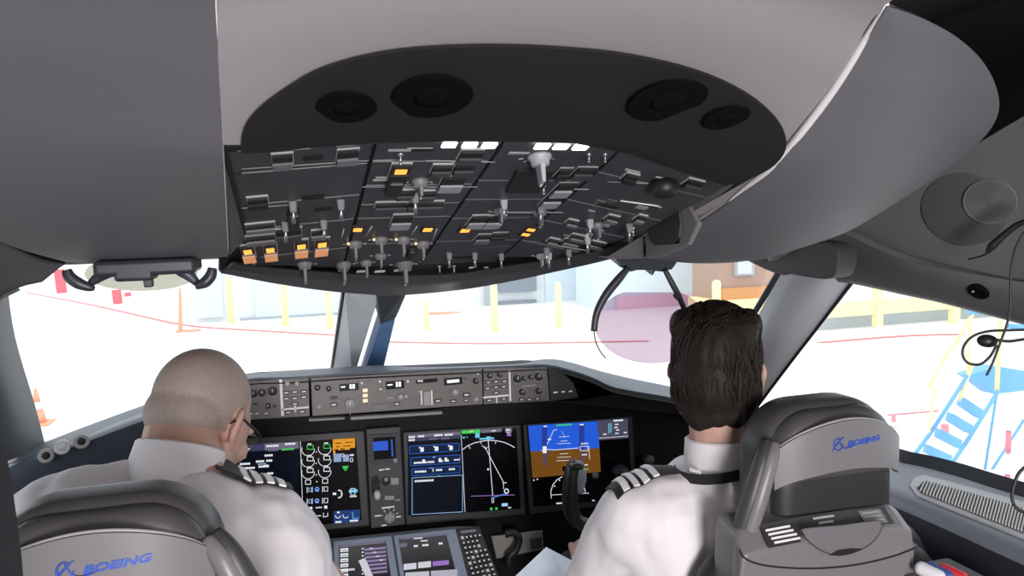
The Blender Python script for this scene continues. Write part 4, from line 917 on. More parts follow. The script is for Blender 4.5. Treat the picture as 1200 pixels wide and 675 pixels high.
# ------------------------------------------------------------------ control yoke of the right pilot
t = thing('control_yoke', 'black curved yoke horn in front of the far right display', 'control yoke', onY(690, 640, 1.72))
mb = MB(); mb.tube([onY(x, y, 1.72) for x, y in ((676, 541), (671, 552), (668.5, 575), (669, 597), (676, 610), (690, 616), (712, 620), (740, 632))], [.017, .020, .021, .020, .018, .017, .018, .02], 14); W(mb, 'yoke_horn', mat('yoke_black', (.014, .014, .016), .35), t)
mb = MB(); mb.ell(onY(675, 545, 1.715), (.020, .022, .012)); W(mb, 'trim_switch', mat('yoke_black', (.014,)*3), t)
mb = MB(); mb.tube([onY(x, y, 1.705) for x, y in ((682, 549), (681, 562), (679, 578))], [.010, .013, .008], 10); W(mb, 'grip_highlight', mat('grip_highlight_grey', (.30, .34, .38), .35), t)  # paler strip paints the blue-white highlight on the grip
mb = MB(); mb.cyl(onY(740, 632, 1.72), (.525, 2.05, .15), .026); W(mb, 'column_shaft', BLACK, t)
# small things on the right of the board
t = thing('air_outlet', 'small grey mushroom knob on the dark panel by the striped shoulder', 'air outlet', onY(757, 545, 2.15))
mb = MB(); mb.lathe(onY(757, 537, 2.2), (0, -1, .1), [(.008, 0), (.008, .02), (.015, .024), (.015, .03), (.0, .034)], 20); W(mb, 'outlet_knob', mat('outlet_grey', (.12, .11, .10), .5), t)
mb = MB(); mb.cyl(onY(757, 537, 2.2), onY(757, 537, 2.26), .012); W(mb, 'outlet_stem', KN, t)
t = thing('map_lamp', 'black round lamp head on the dark panel behind the striped shoulder', 'lamp', onY(728, 560, 2.15))
mb = MB(); mb.ell(onY(728, 553, 2.15), (.03, .03, .022), (0, .3, 0)); W(mb, 'lamp_head', mat('lamp_black', (.02, .021, .026), .4), t)
mb = MB(); mb.cyl(onY(728, 553, 2.15), onY(728, 556, 2.25), .012); W(mb, 'lamp_neck', BLACK, t)
# ================================================================== side walls, consoles and small kit
NAVY = mat('side_panel_navy', (.045, .058, .080), .45)
# left sill panel with three round outlets
t = thing('window_sill', 'dark blue-grey side panel below the left window with round outlets', 'side panel', onX(60, 600, -.98))
rr = [[onY(x, y, 2.33) for x, y in ((-40, 553), (42, 529), (100, 507), (165, 483), (235, 461))],
      [onY(x, y, 2.08) for x, y in ((-40, 562), (42, 535), (100, 512.5), (165, 488), (235, 466))],
      [onY(x, y, 2.05) for x, y in ((-40, 580), (42, 555), (100, 535), (165, 512), (235, 490))],
      [onY(x, y, 2.10) for x, y in ((-40, 660), (42, 640), (110, 620), (180, 600), (245, 580))]]
mb = MB(); mb.grid(sgrid(rr, 4, 4)); solid(W(mb, 'panel_skin', NAVY, t), .01, -1)
for px, py, lab, m in ((54, 534, 'grey round outlet on the left side panel, nearest the window post', KNG), (73, 524, 'pale filled round outlet on the left side panel, middle of three', mat('outlet_white', (.55, .56, .58), .4)), (95.5, 517.5, 'pale round outlet on the left side panel, nearest the bald head', KNG)):
    c = onY(px, py, 2.03); o = thing('round_outlet', lab, 'air outlet', c, 'round outlets on the left side panel'); n_ = Vector((.25, -.9, .25)).normalized(); r = 8*2.0/900*1.0
    mb = MB(); mb.use(m); mb.lathe(c, n_, [(r, -.03), (r, .004), (r*.85, .007), (r*.55, .004)], 24); W(mb, 'outlet_ring', None, o)
    mb = MB(); mb.use(m if 'filled' in lab else GROOVE); mb.lathe(c, n_, [(r*.56, .003), (r*.4, .006), (0, .007)], 20); W(mb, 'outlet_ball', None, o)
# right side console with its grille
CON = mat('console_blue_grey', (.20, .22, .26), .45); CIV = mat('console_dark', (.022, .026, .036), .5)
t = thing('side_console', 'right side console with pale top and dark inner face below the side window', 'side console', onZ(1120, 640, .85))
CZ = .85
inn_ = [onZ(x, y, CZ) for x, y in ((990, 560), (1046, 580), (1062, 586), (1110, 606), (1160, 628), (1215, 652), (1300, 690))]
out_ = [onZ(x, y, CZ+.004) for x, y in ((960, 510), (1046, 541), (1080, 549), (1120, 560), (1160, 573), (1215, 590), (1300, 617))]
inn_.append(inn_[-1]+Vector((-.01, -.5, 0))); out_.append(out_[-1]+Vector((.0, -.5, 0)))
inn2 = [p+Vector((-.012, -.004, -.016)) for p in inn_]
dn = [p+Vector((-.02, 0, -.14)) for p in inn_]; dn2 = [p+Vector((.03, .02, -.6)) for p in inn_]
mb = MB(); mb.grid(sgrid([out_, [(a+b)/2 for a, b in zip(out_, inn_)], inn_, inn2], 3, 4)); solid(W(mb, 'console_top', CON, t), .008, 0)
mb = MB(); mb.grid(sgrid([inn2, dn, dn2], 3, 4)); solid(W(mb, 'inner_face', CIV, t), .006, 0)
ox = [p+Vector((.25, .02, 0)) for p in out_]
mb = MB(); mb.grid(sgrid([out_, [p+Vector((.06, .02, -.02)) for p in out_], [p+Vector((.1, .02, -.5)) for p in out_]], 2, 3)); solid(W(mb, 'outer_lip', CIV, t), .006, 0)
g_ = thing('air_grille', 'long rounded slatted air grille in the top of the right side console', 'air grille', onZ(1140, 600, CZ+.003))
P = [(1066, 571), (1070, 562), (1082, 558), (1130, 571), (1215, 594), (1215, 640), (1160, 617), (1100, 593), (1074, 582)]
mb = MB(); mb.prism([onZ(x, y, CZ+.005) for x, y in P], (0, 0, .004)); bev(W(mb, 'grille_frame', mat('grille_frame', (.42, .43, .46), .4), g_), .002)
P = [(1074, 571), (1078, 566), (1086, 564), (1130, 576), (1215, 600), (1215, 630), (1160, 609), (1104, 587), (1080, 578)]
mb = MB(); mb.prism([onZ(x, y, CZ+.0092) for x, y in P], (0, 0, .001)); W(mb, 'grille_well', GROOVE, g_)
up_ = lambda x: float(np.interp(x, [1074, 1078, 1086, 1130, 1215], [570, 566, 564.5, 576.5, 600.5])); lo_ = lambda x: float(np.interp(x, [1074, 1080, 1104, 1160, 1215], [571, 577.5, 586.5, 608.5, 629.5]))
for k in range(36):
    x = 1078+k*3.7; a = onZ(x+3, up_(x+3), CZ+.0102); b = onZ(x-3, lo_(x-3), CZ+.0102)
    mb = MB(); d = (b-a); s_ = Vector((-d.y, d.x, 0)).normalized()*.0013; mb.prism([a+s_, b+s_, b-s_, a-s_], (0, 0, .004)); W(mb, 'grille_slat', mat('slat_pale', (.50, .49, .47), .45), g_)
mb = MB(); mb.cyl(onX(1123, 632, .93), onX(1123, 632, .95), .006); tag(bev(mb.build('side_stud', KNG), .001), 'small round stud on the dark inner face of the right side console', 'stud')
# colourful kit at the bottom right
_p = onZ(1118, 680, .825); mb = MB(); mb.box((_p.x+.01, _p.y, .41), (.12, .16, .82), bevel=.008); tag(mb.build('document_box', mat('box_grey', (.10, .10, .11), .6)), 'grey shelf box beside the right seat, small coloured items on it', 'box')
kit = [(1090, 671, (.8, .8, .82), 'white rounded pouch at the bottom edge beside the right seat'), (1101, 671, (.05, .09, .3), 'dark blue rounded pouch between a white and a red one'), (1116, 673, (.6, .03, .04), 'red rounded pouch at the bottom edge beside the right seat')]
for i, (px, py, c, lab) in enumerate(kit):
    mb = MB(); p = onZ(px, py, .834); mb.box(p, (.020, .045, .022), (.2, .1, .5), bevel=.009, seg=3); mb.use(mat('kit_%d' % i, c, .5)); 
    mb.mats = [mat('kit_%d' % i, c, .5)]; tag(mb.build('kit_pouch'), lab, 'pouch', 'pouches beside the right seat')
# loudspeaker in the right header
def onHdr(k, px, py):
    dr = V3(ray(px, py)).normalized(); h = HDR[k].ray_cast(V3(CAM), dr); n_ = h[1]; return h[0], (n_ if n_.dot(dr) < 0 else -n_)
c, n_ = onHdr(0, 1160, 236)
SP = thing('loudspeaker', 'round ribbed loudspeaker grille in the dark liner at upper right', 'loudspeaker', c)
mb = MB(); r = .037
mb.use(DKLINER); mb.lathe(c, n_, [(r*1.06, -.012), (r*1.05, .003), (r, .0045), (r*.97, .003)], 40); W(mb, 'speaker_rim', None, SP)
mb = MB(); mb.use(mat('speaker_grey', (.085, .085, .09), .5)); mb.lathe(c, n_, [(r*.975, .002), (0, .0032)], 40)
for k in range(12): mb.ring(c+n_*.003, n_, r*(.08+.075*k), .0007, 40, 6)
W(mb, 'speaker_mesh', None, SP)
c2, n2 = onHdr(0, 1128, 246); mb = MB(); mb.lathe(c2, n2, [(r*1.75, -.006), (r*1.75, .0005), (r*1.7, .001), (0, .0012)], 40); W(mb, 'speaker_plate', mat('speaker_plate', (.060, .060, .065), .6), SP)
# black oval spot lamp in the beam
c, n_ = onHdr(1, 1147, 341)
t = thing('reading_lamp', 'black oval eyeball lamp in the dark beam above the right side window', 'lamp', c)
mb = MB(); mb.use(mat('matt_black', (.004,)*3)); mb.lathe(c, n_, [(.017, -.01), (.017, .003), (.014, .006), (.009, .003), (0, .002)], 28); W(mb, 'lamp_socket', None, t)
mb = MB(); mb.use(KNG); mb.ell(c+n_*.006+Vector((-.009, 0, .004)), (.002,)*3); W(mb, 'lens_glint', None, t)
# ------------------------------------------------------------------ head-up display combiners
HD = mat('hud_arm_dark', (.030, .034, .042), .4); HB = mat('hud_block_blue', (.045, .06, .085), .4)
HG = glass('hud_glass_clear', (.70, .685, .63), .05)
t = thing('head_up_display', 'folded head-up display with curved arms under the left ceiling panel', 'head-up display', onY(165, 312, 1.2))
Y = 1.2
mb = MB(); mb.box(onY(176, 312, Y), (.13, .09, .022), (0, .0, 0), bevel=.006); W(mb, 'mount_block', HD, t)
mb = MB(); mb.box(onY(160, 320, Y-.02), (.05, .05, .020), bevel=.005); mb.box(onY(174, 328, Y-.03), (.012, .012, .02), bevel=.002); W(mb, 'pivot_housing', HD, t)
mb = MB(); mb.tube([onY(x, y, Y-.03) for x, y in ((78, 316), (82, 325), (92, 332), (104, 336.5), (111, 338))], [.006, .008, .008, .006, .003], 10); W(mb, 'left_arm', HD, t)
mb = MB(); mb.tube([onY(x, y, Y-.02) for x, y in ((128, 317), (118, 323), (106, 332))], [.010, .008, .005], 10); W(mb, 'left_brace', HD, t)
mb = MB(); mb.tube([onY(x, y, Y-.03) for x, y in ((249, 314), (247, 323), (240, 331), (229, 335.5))], [.006, .008, .008, .005], 10); W(mb, 'right_arm', HD, t)
mb = MB(); mb.tube([onY(x, y, Y-.02) for x, y in ((212, 316), (222, 323), (231, 332))], [.010, .008, .005], 10); W(mb, 'right_brace', HB, t)
el = [(165+66*cos(2*pi*i/40), 321+20*sin(2*pi*i/40)) for i in range(40)]
mb = MB(); mb.prism([onY(x, y, Y+.0+(330-y)*.003) for x, y in el], (0, .006, .002)); W(mb, 'combiner_glass', HG, t)
t = thing('head_up_display', 'lowered head-up display with round pinkish glass before the dark-haired pilot', 'head-up display', onY(758, 308, 1.36))
Y = 1.38
mb = MB(); mb.prism([onY(x, y, Y) for x, y in ((723, 304), (793, 301), (794, 308), (788, 316), (776, 319), (768, 318), (766, 323), (763, 323), (762, 317), (747, 317), (740, 319), (734, 316), (726, 313))], (0, .07, .02)); bev(W(mb, 'mount_block', HD, t), .005)
mb = MB(); mb.tube([onY(x, y, Y-.01) for x, y in ((736, 314), (725, 327), (712, 343), (703, 358), (698, 372), (696, 388))], [.006, .0085, .0085, .0075, .007, .0065], 10); W(mb, 'left_arm', HD, t)
mb = MB(); mb.tube([onY(x, y, Y) for x, y in ((696, 388), (698, 400), (703, 411), (710, 420))], .0012, 6); W(mb, 'cable', BLACK, t)
mb = MB(); mb.tube([onY(x, y, Y-.01) for x, y in ((779, 316), (787, 331), (795, 346), (801, 360), (806, 372))], [.005, .006, .006, .0055, .005], 10); W(mb, 'right_arm', HD, t)
mb = MB(); mb.box(onY(793, 347, Y-.012), (.012, .01, .010), (0, 1.0, 0), bevel=.002); W(mb, 'arm_joint', HD, t)
ci = [(765+67*cos(a), 382+44*sin(a)) for a in [2*pi*i/48 for i in range(48)]]
ci = [(x, max(y, 344)) for x, y in ci]
mb = MB(); mb.prism([onY(x, y, Y-.002) for x, y in ci], (0, .005, .002)); W(mb, 'combiner_glass', glass('hud_glass_pink', (.78, .69, .75), .04), t)
# ------------------------------------------------------------------ headset, cords at the right edge
t = thing('headset', 'black headset boom with foam microphone hanging by the right window', 'headset', atD(1160, 400, .8))
D = .80
B_ = mat('headset_black', (.010, .010, .011), .5)
def at(l, d=D): return [atD(x, y, d) for x, y in l]
mb = MB(); mb.tube(at(((1212, 386), (1185, 387), (1160, 388), (1142, 393), (1131, 403), (1128, 415), (1134, 425), (1148, 427), (1160, 418), (1168, 404))), .0014, 8, 6); W(mb, 'boom_wire', B_, t)
mb = MB(); c = atD(1157, 399.5, D); mb.ell(c, (.0105, .009, .0068), (0, .1, 0)); W(mb, 'foam_microphone', B_, t)
mb = MB(); mb.tube(at(((1166, 398), (1182, 400), (1197, 398), (1212, 397)))+[], .0016, 8); W(mb, 'boom_arm', B_, t)
t = thing('hanging_cord', 'thin black cord hanging down past the round microphone at right', 'cord', atD(1186, 420, .78))
mb = MB(); mb.tube(at(((1206, 268), (1198, 275), (1190, 292), (1185, 315), (1184, 340), (1184, 358), (1180, 380), (1172, 402), (1163, 426), (1156, 440)), .78), .0012, 8, 6); W(mb, 'cord_line', B_, t)
mb = MB(); mb.tube(at(((1212, 540), (1196, 552), (1189, 566), (1186, 582), (1190, 594), (1200, 600), (1212, 600)), .78), .0016, 8, 6); tag(mb.build('cable_loop', B_), 'loop of black cable in front of the right end of the air grille', 'cable')
mb = MB(); mb.tube([onX(x, y, .79-(1165-x)*.0004) for x, y in ((1215, 257), (1195, 262), (1178, 274), (1163, 288), (1157, 296))], [.004, .0045, .005, .0065, .003], 10); mb.tube([onX(x, y, .79) for x, y in ((1158, 296), (1150, 300), (1135, 304))], .0015, 8)
tag(mb.build('microphone_lead', B_), 'thick black lead clipped across the dark liner below the loudspeaker', 'cable')
# dark padded edge at lower left, close to the camera
P = [(-30, 520), (2, 522), (10, 540), (16, 575), (21, 610), (26, 650), (30, 700), (-30, 700)]
mb = MB(); mb.prism([atD(x, y, .62) for x, y in P], Vector((-.12, .03, 0))); o = tag(mb.build('padded_edge', mat('near_black_navy', (.003, .0035, .006), .8)), 'near-black padded edge at the lower left corner of the picture', 'padding'); bev(o, .008)
# ------------------------------------------------------------------ blue steps outside on the right
t = thing('maintenance_steps', 'blue mobile steps with yellow handrails outside the right window', 'steps', onZ(1095, 552, GZ))
g0 = onZ(1088, 552, GZ); DS = (g0-V3(CAM)).dot(V3(fw))
def sp(x, y, k=0): return atD(x, y, DS+k)
LB = mat('step_blue', (.16, .42, .80), .5)
px2m = DS/FPX
def beam(pts, wpx, m, nm, k=0):
    mb = MB(); P_ = [sp(*p, k) for p in pts]
    for a, b in zip(P_[:-1], P_[1:]): mb.cyl(a, b, wpx*px2m/2, n=8)
    W(mb, nm, m, t)
beam(((1064, 543), (1092, 505), (1134, 440)), 4.5, LB, 'stringer'); beam(((1107, 556), (1130, 522), (1170, 458)), 4.5, LB, 'stringer', -.5)
for i in range(5):
    f = i/4.6; a = (1077+f*62, 541-f*86); b = (1104+f*56, 552-f*82)
    mb = MB(); w_ = 10*px2m
    A_, B2 = sp(*a), sp(*b, -.5); dv = (V3(fw)*-.3+Vector((0, 0, -.05)))
    mb.prism([A_, B2, B2+Vector((-.05, 0, -w_)), A_+Vector((-.05, 0, -w_))], V3(fw)*.25); W(mb, 'tread', LB, t)
mb = MB(); mb.prism([sp(1136, 440), sp(1168, 429), sp(1215, 437), sp(1215, 456), sp(1166, 462)], V3(fw)*.5); W(mb, 'platform', LB, t)
beam(((1168, 462), (1152, 565)), 3, LB, 'support_leg'); beam(((1200, 492), (1150, 570)), 3, LB, 'support_leg'); beam(((1110, 568), (1150, 568), (1180, 580)), 3, LB, 'base_bar')
YP = mat('rail_yellow', (.92, .82, .40), .5)
beam(((1124, 398), (1106, 420), (1088, 455)), 4, YP, 'handrail'); beam(((1140, 368), (1120, 402)), 4, YP, 'handrail'); beam(((1137, 372), (1134, 440)), 3.5, YP, 'rail_post'); beam(((1173, 365), (1168, 458)), 5, YP, 'rail_post', -.4); beam(((1140, 425), (1124, 470)), 4, YP, 'rail_post'); beam(((1095, 455), (1088, 515)), 3, YP, 'rail_post')
beam(((1135, 366), (1180, 363)), 6, LB, 'top_bar'); beam(((1180, 382), (1212, 384)), 6, LB, 'top_bar')
t = thing('striped_pole', 'red and white pole standing under the blue steps', 'pole', onZ(1180, 582, GZ))
p = onZ(1180, 582, GZ); Dp = (p-V3(CAM)).dot(V3(fw)); hh = (582-478)*Dp/FPX
mb = MB()
for i in range(4): mb.use(mat('pole_pink', (.72, .22, .26), .6) if i % 2 == 0 else WHITE); mb.cyl(p+Vector((0, 0, hh*i/4+.02)), p+Vector((0, 0, hh*(i+1)/4)), .05, n=14)
W(mb, 'pole_shaft', None, t); mb = MB(); mb.lathe(p, (0, 0, 1), [(.2, 0), (.2, .03), (.06, .05)], 18); W(mb, 'pole_foot', GR, t)
barrier(1107, 515, 498, 7, 'small red board seen between the blue step treads', mat('board_pink', (.75, .28, .30), .6))
barrier(1047, 500, 487, 3, 'small red board on the apron left of the blue steps', mat('board_pink', (.75, .28, .30), .6))
line([(1040, 487), (1065, 485), (1100, 482)], .05, 'red_line', 'short red line on the ground left of the blue steps')
# ================================================================== pilot seats
LEA = mat('seat_leather_grey', (.075, .072, .073), .42, bump=.12, bscale=500); LEAD = mat('seat_cushion_dark', (.020, .020, .021), .55, bump=.1, bscale=400)
SHELL = mat('seat_shell_grey', (.185, .182, .190), .38, noise_amt=.03, nscale=60); TRIM = mat('seat_trim_dark', (.05, .05, .053), .45); PIPE = mat('seat_piping', (.40, .39, .39), .4)
LOGO = mat('logo_blue', (.03, .085, .46), .45)
def sround(w_, h_, r, n=6, cx=0, cz=0, rb=None):
    """rounded rectangle in x,z; top radius r, bottom radius rb"""
    rb = r if rb is None else rb; P = []
    for (sx_, sz_, a0, q) in ((1, 1, 0, r), (-1, 1, 90, r), (-1, -1, 180, rb), (1, -1, 270, rb)):
        for k in range(n+1):
            a = radians(a0+90*k/n); P.append((cx+sx_*(w_/2-q)+q*cos(a), cz+sz_*(h_/2-q)+q*sin(a)))
    return P
def puff(mb, poly, y0, y1, rim):
    """pillow: outline in x,z between y0 (rear) and y1, rounded rims"""
    cx_ = sum(p[0] for p in poly)/len(poly); cz_ = sum(p[1] for p in poly)/len(poly); rows = []; m = 5
    hw = max(abs(p[0]-cx_) for p in poly); hh = max(abs(p[1]-cz_) for p in poly)
    def ring(ins, y): return [Vector((cx_+(x-cx_)*(1-ins/hw), y, cz_+(z-cz_)*(1-ins/hh))) for x, z in poly]
    d = min(rim, abs(y1-y0)/2)
    for k in range(m+1): a = pi/2*k/m; rows.append(ring(rim*(1-sin(a)), y0+d*(1-cos(a))))
    for k in range(m+1): a = pi/2*k/m; rows.append(ring(rim*(1-cos(a)), y1-d*(1-sin(a))))
    rows = [[Vector((cx_+(p.x-cx_)*.5, rows[0][0].y-.002, cz_+(p.z-cz_)*.5)) for p in rows[0]]]+rows
    mb.grid(rows, True, closed=True)
    nb = len(mb.bm.verts); mb.bm.verts.ensure_lookup_table(); n = len(poly)
    vs = mb.bm.verts[nb-len(rows)*n:nb]; mb._face(vs[:n][::-1], True); mb._face(vs[-n:], True)
def band(f, nu, nv): return [[Vector(f(i/nu, j/nv)) for j in range(nv+1)] for i in range(nu+1)]
def build_seat(x, y, label, inner, drop=0, zb=0):
    """inner: +1 if the cabin aisle side is at local +x"""
    t = thing('pilot_seat', label, 'seat', (x, y, drop), 'pilot seats')
    # headrest: main cushion and the second, rear layer
    mb = MB(); puff(mb, sround(.25, .225, .085, 8, 0, 1.010, .05), -.035, .062, .032); hr = mb.build('headrest_cushion', LEA, t)
    mb = MB(); puff(mb, sround(.226, .115, .07, 8, 0, 1.057, .02), -.054, .0, .024); k = mb.build('rear_pad', LEA, t)
    # plastic shell band curving round the pad
    def curve(u): return 2*u-1
    def top(s_): return 1.104-.036*s_*s_-.010*abs(s_)**6
    def bot(s_): return 1.026-.022*s_*s_-.006*abs(s_)**8
    W2 = .114
    rows = band(lambda u, v: (curve(u)*W2, -.066+.026*abs(curve(u))**2.6, bot(curve(u))+(top(curve(u))-bot(curve(u)))*v), 28, 6)
    mb = MB(); mb.grid(rows); o = mb.build('headrest_shell', SHELL, t); solid(o, .008, 1); sh = o
    mb = MB(); mb.tube([(curve(u/24)*W2, -.0675+.026*abs(curve(u/24))**2.6, top(curve(u/24))) for u in range(25)], .0026, 8, 1); k = mb.build('shell_edge', PIPE); k.parent = sh
    # dark under-cushion
    mb = MB(); puff(mb, sround(.228, .16, .04, 6, 0, .960, .05), -.050, .05, .03); mb.build('lower_cushion', LEAD, t)
    # emblem and word on the shell
    def on_shell(px_, pz_, lift=.0006):
        s_ = px_/W2; return Vector((px_, -.066-.008-lift+.026*abs(s_)**2.6+.0, pz_))
    vs, fs = text_mb('BOEING', .021, shear=.25, extrude=0, offset=.0009)
    xs = [v.x for v in vs]; x0, x1 = min(xs), max(xs); sc = .066/(x1-x0)
    bm = bmesh.new(); q = [bm.verts.new(on_shell(-.006+(v.x-x0)*sc+.0, 1.0645+v.y*.56+.035*((v.x-x0)*sc-.03)+zb)) for v in vs]
    for f in fs:
        try: bm.faces.new([q[i] for i in f])
        except ValueError: pass
    me = bpy.data.meshes.new('word'); bm.to_mesh(me); bm.free(); me.materials.append(LOGO); wo = bpy.data.objects.new('logo_word', me); COL.objects.link(wo); wo.parent = sh; solid(wo, .0006, 0)
    mb = MB(); c = (-.022, 1.0685+zb)
    mb.tube([on_shell(c[0]+.0078*cos(a)*1.0, c[1]+.0095*sin(a), .001) for a in [radians(60+300*k/22) for k in range(23)]], [.0007, .0014, .0012, .0006], 6, 1)
    mb.tube([on_shell(c[0]+dx, c[1]+dz, .0012) for dx, dz in ((-.011, -.010), (-.004, -.001), (.003, .006), (.009, .011))], [.0005, .0014, .0012, .0004], 6, 2)
    mb.tube([on_shell(c[0]+dx, c[1]+dz, .0012) for dx, dz in ((.0, .008), (.004, -.001), (.010, -.007), (.020, -.007), (.030, -.004))], [.0005, .0012, .0013, .0011, .0004], 6, 2)
    k = mb.build('logo_emblem', LOGO); k.parent = sh
    # side strut on the aisle side
    for sd in (inner,):
        P = [(sd*.110, -.036, 1.068), (sd*.128, -.050, 1.045), (sd*.150, -.053, .99), (sd*.168, -.046, .925), (sd*.178, -.036, .86), (sd*.180, -.02, .78)]
        mb = MB(); mb.tube(P, [.009, .0125, .0145, .0135, .012, .010], 12); mb.build('headrest_strut', SHELL, t)
        mb = MB(); mb.tube([(a[0]+sd*.009, a[1]+.006, a[2]+.004) for a in P], [.009, .0125, .0145, .0135, .0120, .010], 10); mb.build('strut_backing', TRIM, t)
        mb = MB(); mb.lathe((sd*.18, -.02, .795), (sd, 0, 0), [(.020, -.016), (.022, 0), (.018, .012), (0, .014)], 18); mb.build('strut_pivot', BLACK, t)
    # back upholstery, seat pan, arm rests, base
    mb = MB(); puff(mb, sround(.46, .56, .12, 8, 0, .63, .05), -.02, .045, .03); mb.build('backrest', LEAD, t)
    mb = MB(); puff(mb, sround(.44, .50, .13, 8, 0, .64, .04), -.055, .0, .02); mb.build('backrest_shell', TRIM, t)
    mb = MB(); mb.box((0, .29, .36), (.48, .46, .10), bevel=.035, seg=3); mb.build('seat_cushion', LEAD, t)
    mb = MB(); mb.box((0, .25, .31), (.42, .40, .08), bevel=.015); mb.box((0, .22, .14-drop/2), (.2, .28, .27+drop), bevel=.02); mb.build('seat_frame', TRIM, t)
    mb = MB(); mb.box((0, .22, .03-drop), (.34, .6, .04), bevel=.01); mb.build('seat_base', TRIM, t)
    for sd in (inner,):
        mb = MB(); mb.box((sd*.262, .17, .64), (.052, .30, .05), bevel=.016, seg=3); mb.cyl((sd*.262, .04, .62), (sd*.235, .02, .5), .02); mb.build('armrest', TRIM, t)
    # rear plastic box with stowage flap
    R0 = (x, y)
    def L(px, py, dy=0):
        p = onY(px, py, FOY-.085+dy); return Vector((p.x-FOX, -.085+dy, p.z-drop))
    prof = [(-.200, .937), (-.190, .944), (-.08, .948), (.02, .948), (.095, .944), (.112, .936), (.117, .88), (.117, .50), (-.200, .50), (-.206, .88)]
    if inner > 0: prof = [(-a, b) for a, b in prof]
    rear = [Vector((a, -.085, b-.022 if b > .9 else b)) for a, b in prof]; topf = [Vector((a*.97, -.055, b+.004)) for a, b in prof]; fr_ = [Vector((a*.96, .0, b+.010)) for a, b in prof]
    mb = MB(); mb.grid([rear, topf, fr_], False, closed=True); mb.bm.verts.ensure_lookup_table(); n = len(prof); mb._face(mb.bm.verts[:n][::-1]); mb._face(mb.bm.verts[2*n:3*n])
    bx = mb.build('back_box', SHELL, t); bev(bx, .008, 3, 25)
    return t, L, bx
FOX, FOY = .572, 1.055
seat_r, L, bx = build_seat(FOX, FOY, 'grey pilot seat at right with blue lettering on the headrest, behind the dark-haired pilot', -1, -.026)
def boxmark(poly, m, nm, th=.0012, y0=-.0862):
    mb = MB(); P = [L(*p) for p in poly]; P = [Vector((p.x, y0, p.z)) for p in P]; mb.prism(P, (0, -th, 0)); o = mb.build(nm, m); o.parent = bx; return o
seam_ = spline([(866, 643, 0), (874, 655, 0), (900, 663, 0), (950, 666, 0), (1000, 662, 0), (1045, 652, 0), (1076, 640, 0)], 4)
mb = MB(); mb.tube([Vector((L(p.x, p.y).x, -.0858, L(p.x, p.y).z)) for p in seam_], .0014, 8, 1); k = mb.build('box_seam', BLACK); k.parent = bx
fl = [(937, 619), (984, 614), (1030, 609), (1029, 622), (1022, 632), (1012, 640), (996, 647), (980, 649), (965, 646), (953, 639), (944, 631)]
boxmark(fl, mat('flap_grey', (.165, .163, .172), .36), 'stowage_flap', .003)
flo = [L(*p) for p in fl]; mb = MB(); pp = spline([Vector((p.x, -.0895, p.z)) for p in flo], 4, True); mb.tube(pp+[pp[0]], .0009, 6, 1); k = mb.build('flap_gap', TRIM); k.parent = bx
boxmark([(969, 649), (980, 643), (995, 641), (1007, 641.5), (996, 646.5), (982, 650)], BLACK, 'finger_slot', .001, -.0895)
# placard strip on the sloping top of the box
def topmark(u0, u1, v0, v1, m, nm, lift=.0):
    """on the chamfer between rear face and top: u across, v up the slope"""
    a = Vector((-.194, -.0855, .9215)); b = Vector((-.188, -.0555, .9515)); a2 = Vector((.111, -.0855, .919)); b2 = Vector((.107, -.0555, .949))
    f = lambda u, v: (a*(1-u)+a2*u)*(1-v)+(b*(1-u)+b2*u)*v+Vector((0, -.0022-lift, .0022+lift+.004*sin(pi*u)))
    rows = [[f(u0+(u1-u0)*i/8, v0+(v1-v0)*j) for j in (0, 1)] for i in range(9)]
    mb = MB(); mb.grid(rows, False); o = mb.build(nm, m); o.parent = bx; solid(o, .0008, 0); return o
topmark(.12, .90, .25, .95, TRIM, 'placard_strip')
topmark(.125, .31, .05, .75, mat('placard_black', (.03, .03, .032), .5), 'placard', .001)
for k in range(4): topmark(.135+k*.008, .28+.01*k, .62-.16*k, .70-.16*k, LEGW, 'placard_line', .0022)
for k in range(2): topmark(.43+.02*k, .56-.02*k, .75-.2*k, .83-.2*k, LEGEND, 'placard_line', .0015)
topmark(.72, .86, .3, .85, mat('placard_grey', (.20, .20, .205), .5), 'placard', .001)
for k in range(3): topmark(.735, .84, .72-.16*k, .76-.16*k, LEGEND, 'placard_line', .002)
seat_l, L2, bx2 = build_seat(-.467, .935, 'grey pilot seat at left with blue lettering, in front of which the bald pilot leans', 1, -.012)
# ================================================================== people
def remesh(mb, voxel, smooth=3, fac=.5):
    me = bpy.data.meshes.new('tmp'); bmesh.ops.recalc_face_normals(mb.bm, faces=mb.bm.faces[:]); mb.bm.to_mesh(me); mb.bm.free()
    o = bpy.data.objects.new('tmp', me); COL.objects.link(o)
    r = o.modifiers.new('r', 'REMESH'); r.mode = 'VOXEL'; r.voxel_size = voxel; r.use_smooth_shade = True
    s_ = o.modifiers.new('s', 'SMOOTH'); s_.iterations = smooth; s_.factor = fac
    dg = bpy.context.evaluated_depsgraph_get(); dg.update(); out = bpy.data.meshes.new_from_object(o.evaluated_get(dg))
    bpy.data.objects.remove(o); bpy.data.meshes.remove(me)
    for p in out.polygons: p.use_smooth = True
    return out
def mobj(me, name, m, parent):
    me.name = name; me.materials.clear(); me.materials.append(m); o = bpy.data.objects.new(name, me); COL.objects.link(o); return world_parent(o, parent)
def disp(me, f):
    D = [v.co+v.normal*f(v.co) for v in me.vertices]
    me.vertices.foreach_set('co', [c for d in D for c in d]); me.update()
def meshbvh(me): return BVHTree.FromPolygons([v.co for v in me.vertices], [tuple(p.vertices) for p in me.polygons])
SKIN = mat('skin_fair', (.54, .335, .265), .5, noise_amt=.08, nscale=35, bump=.05, bscale=500)
SHIRT = mat('shirt_white', (.86, .835, .86), .75, bump=.08, bscale=900)
TROU = mat('trousers_black', (.012, .012, .016), .8)
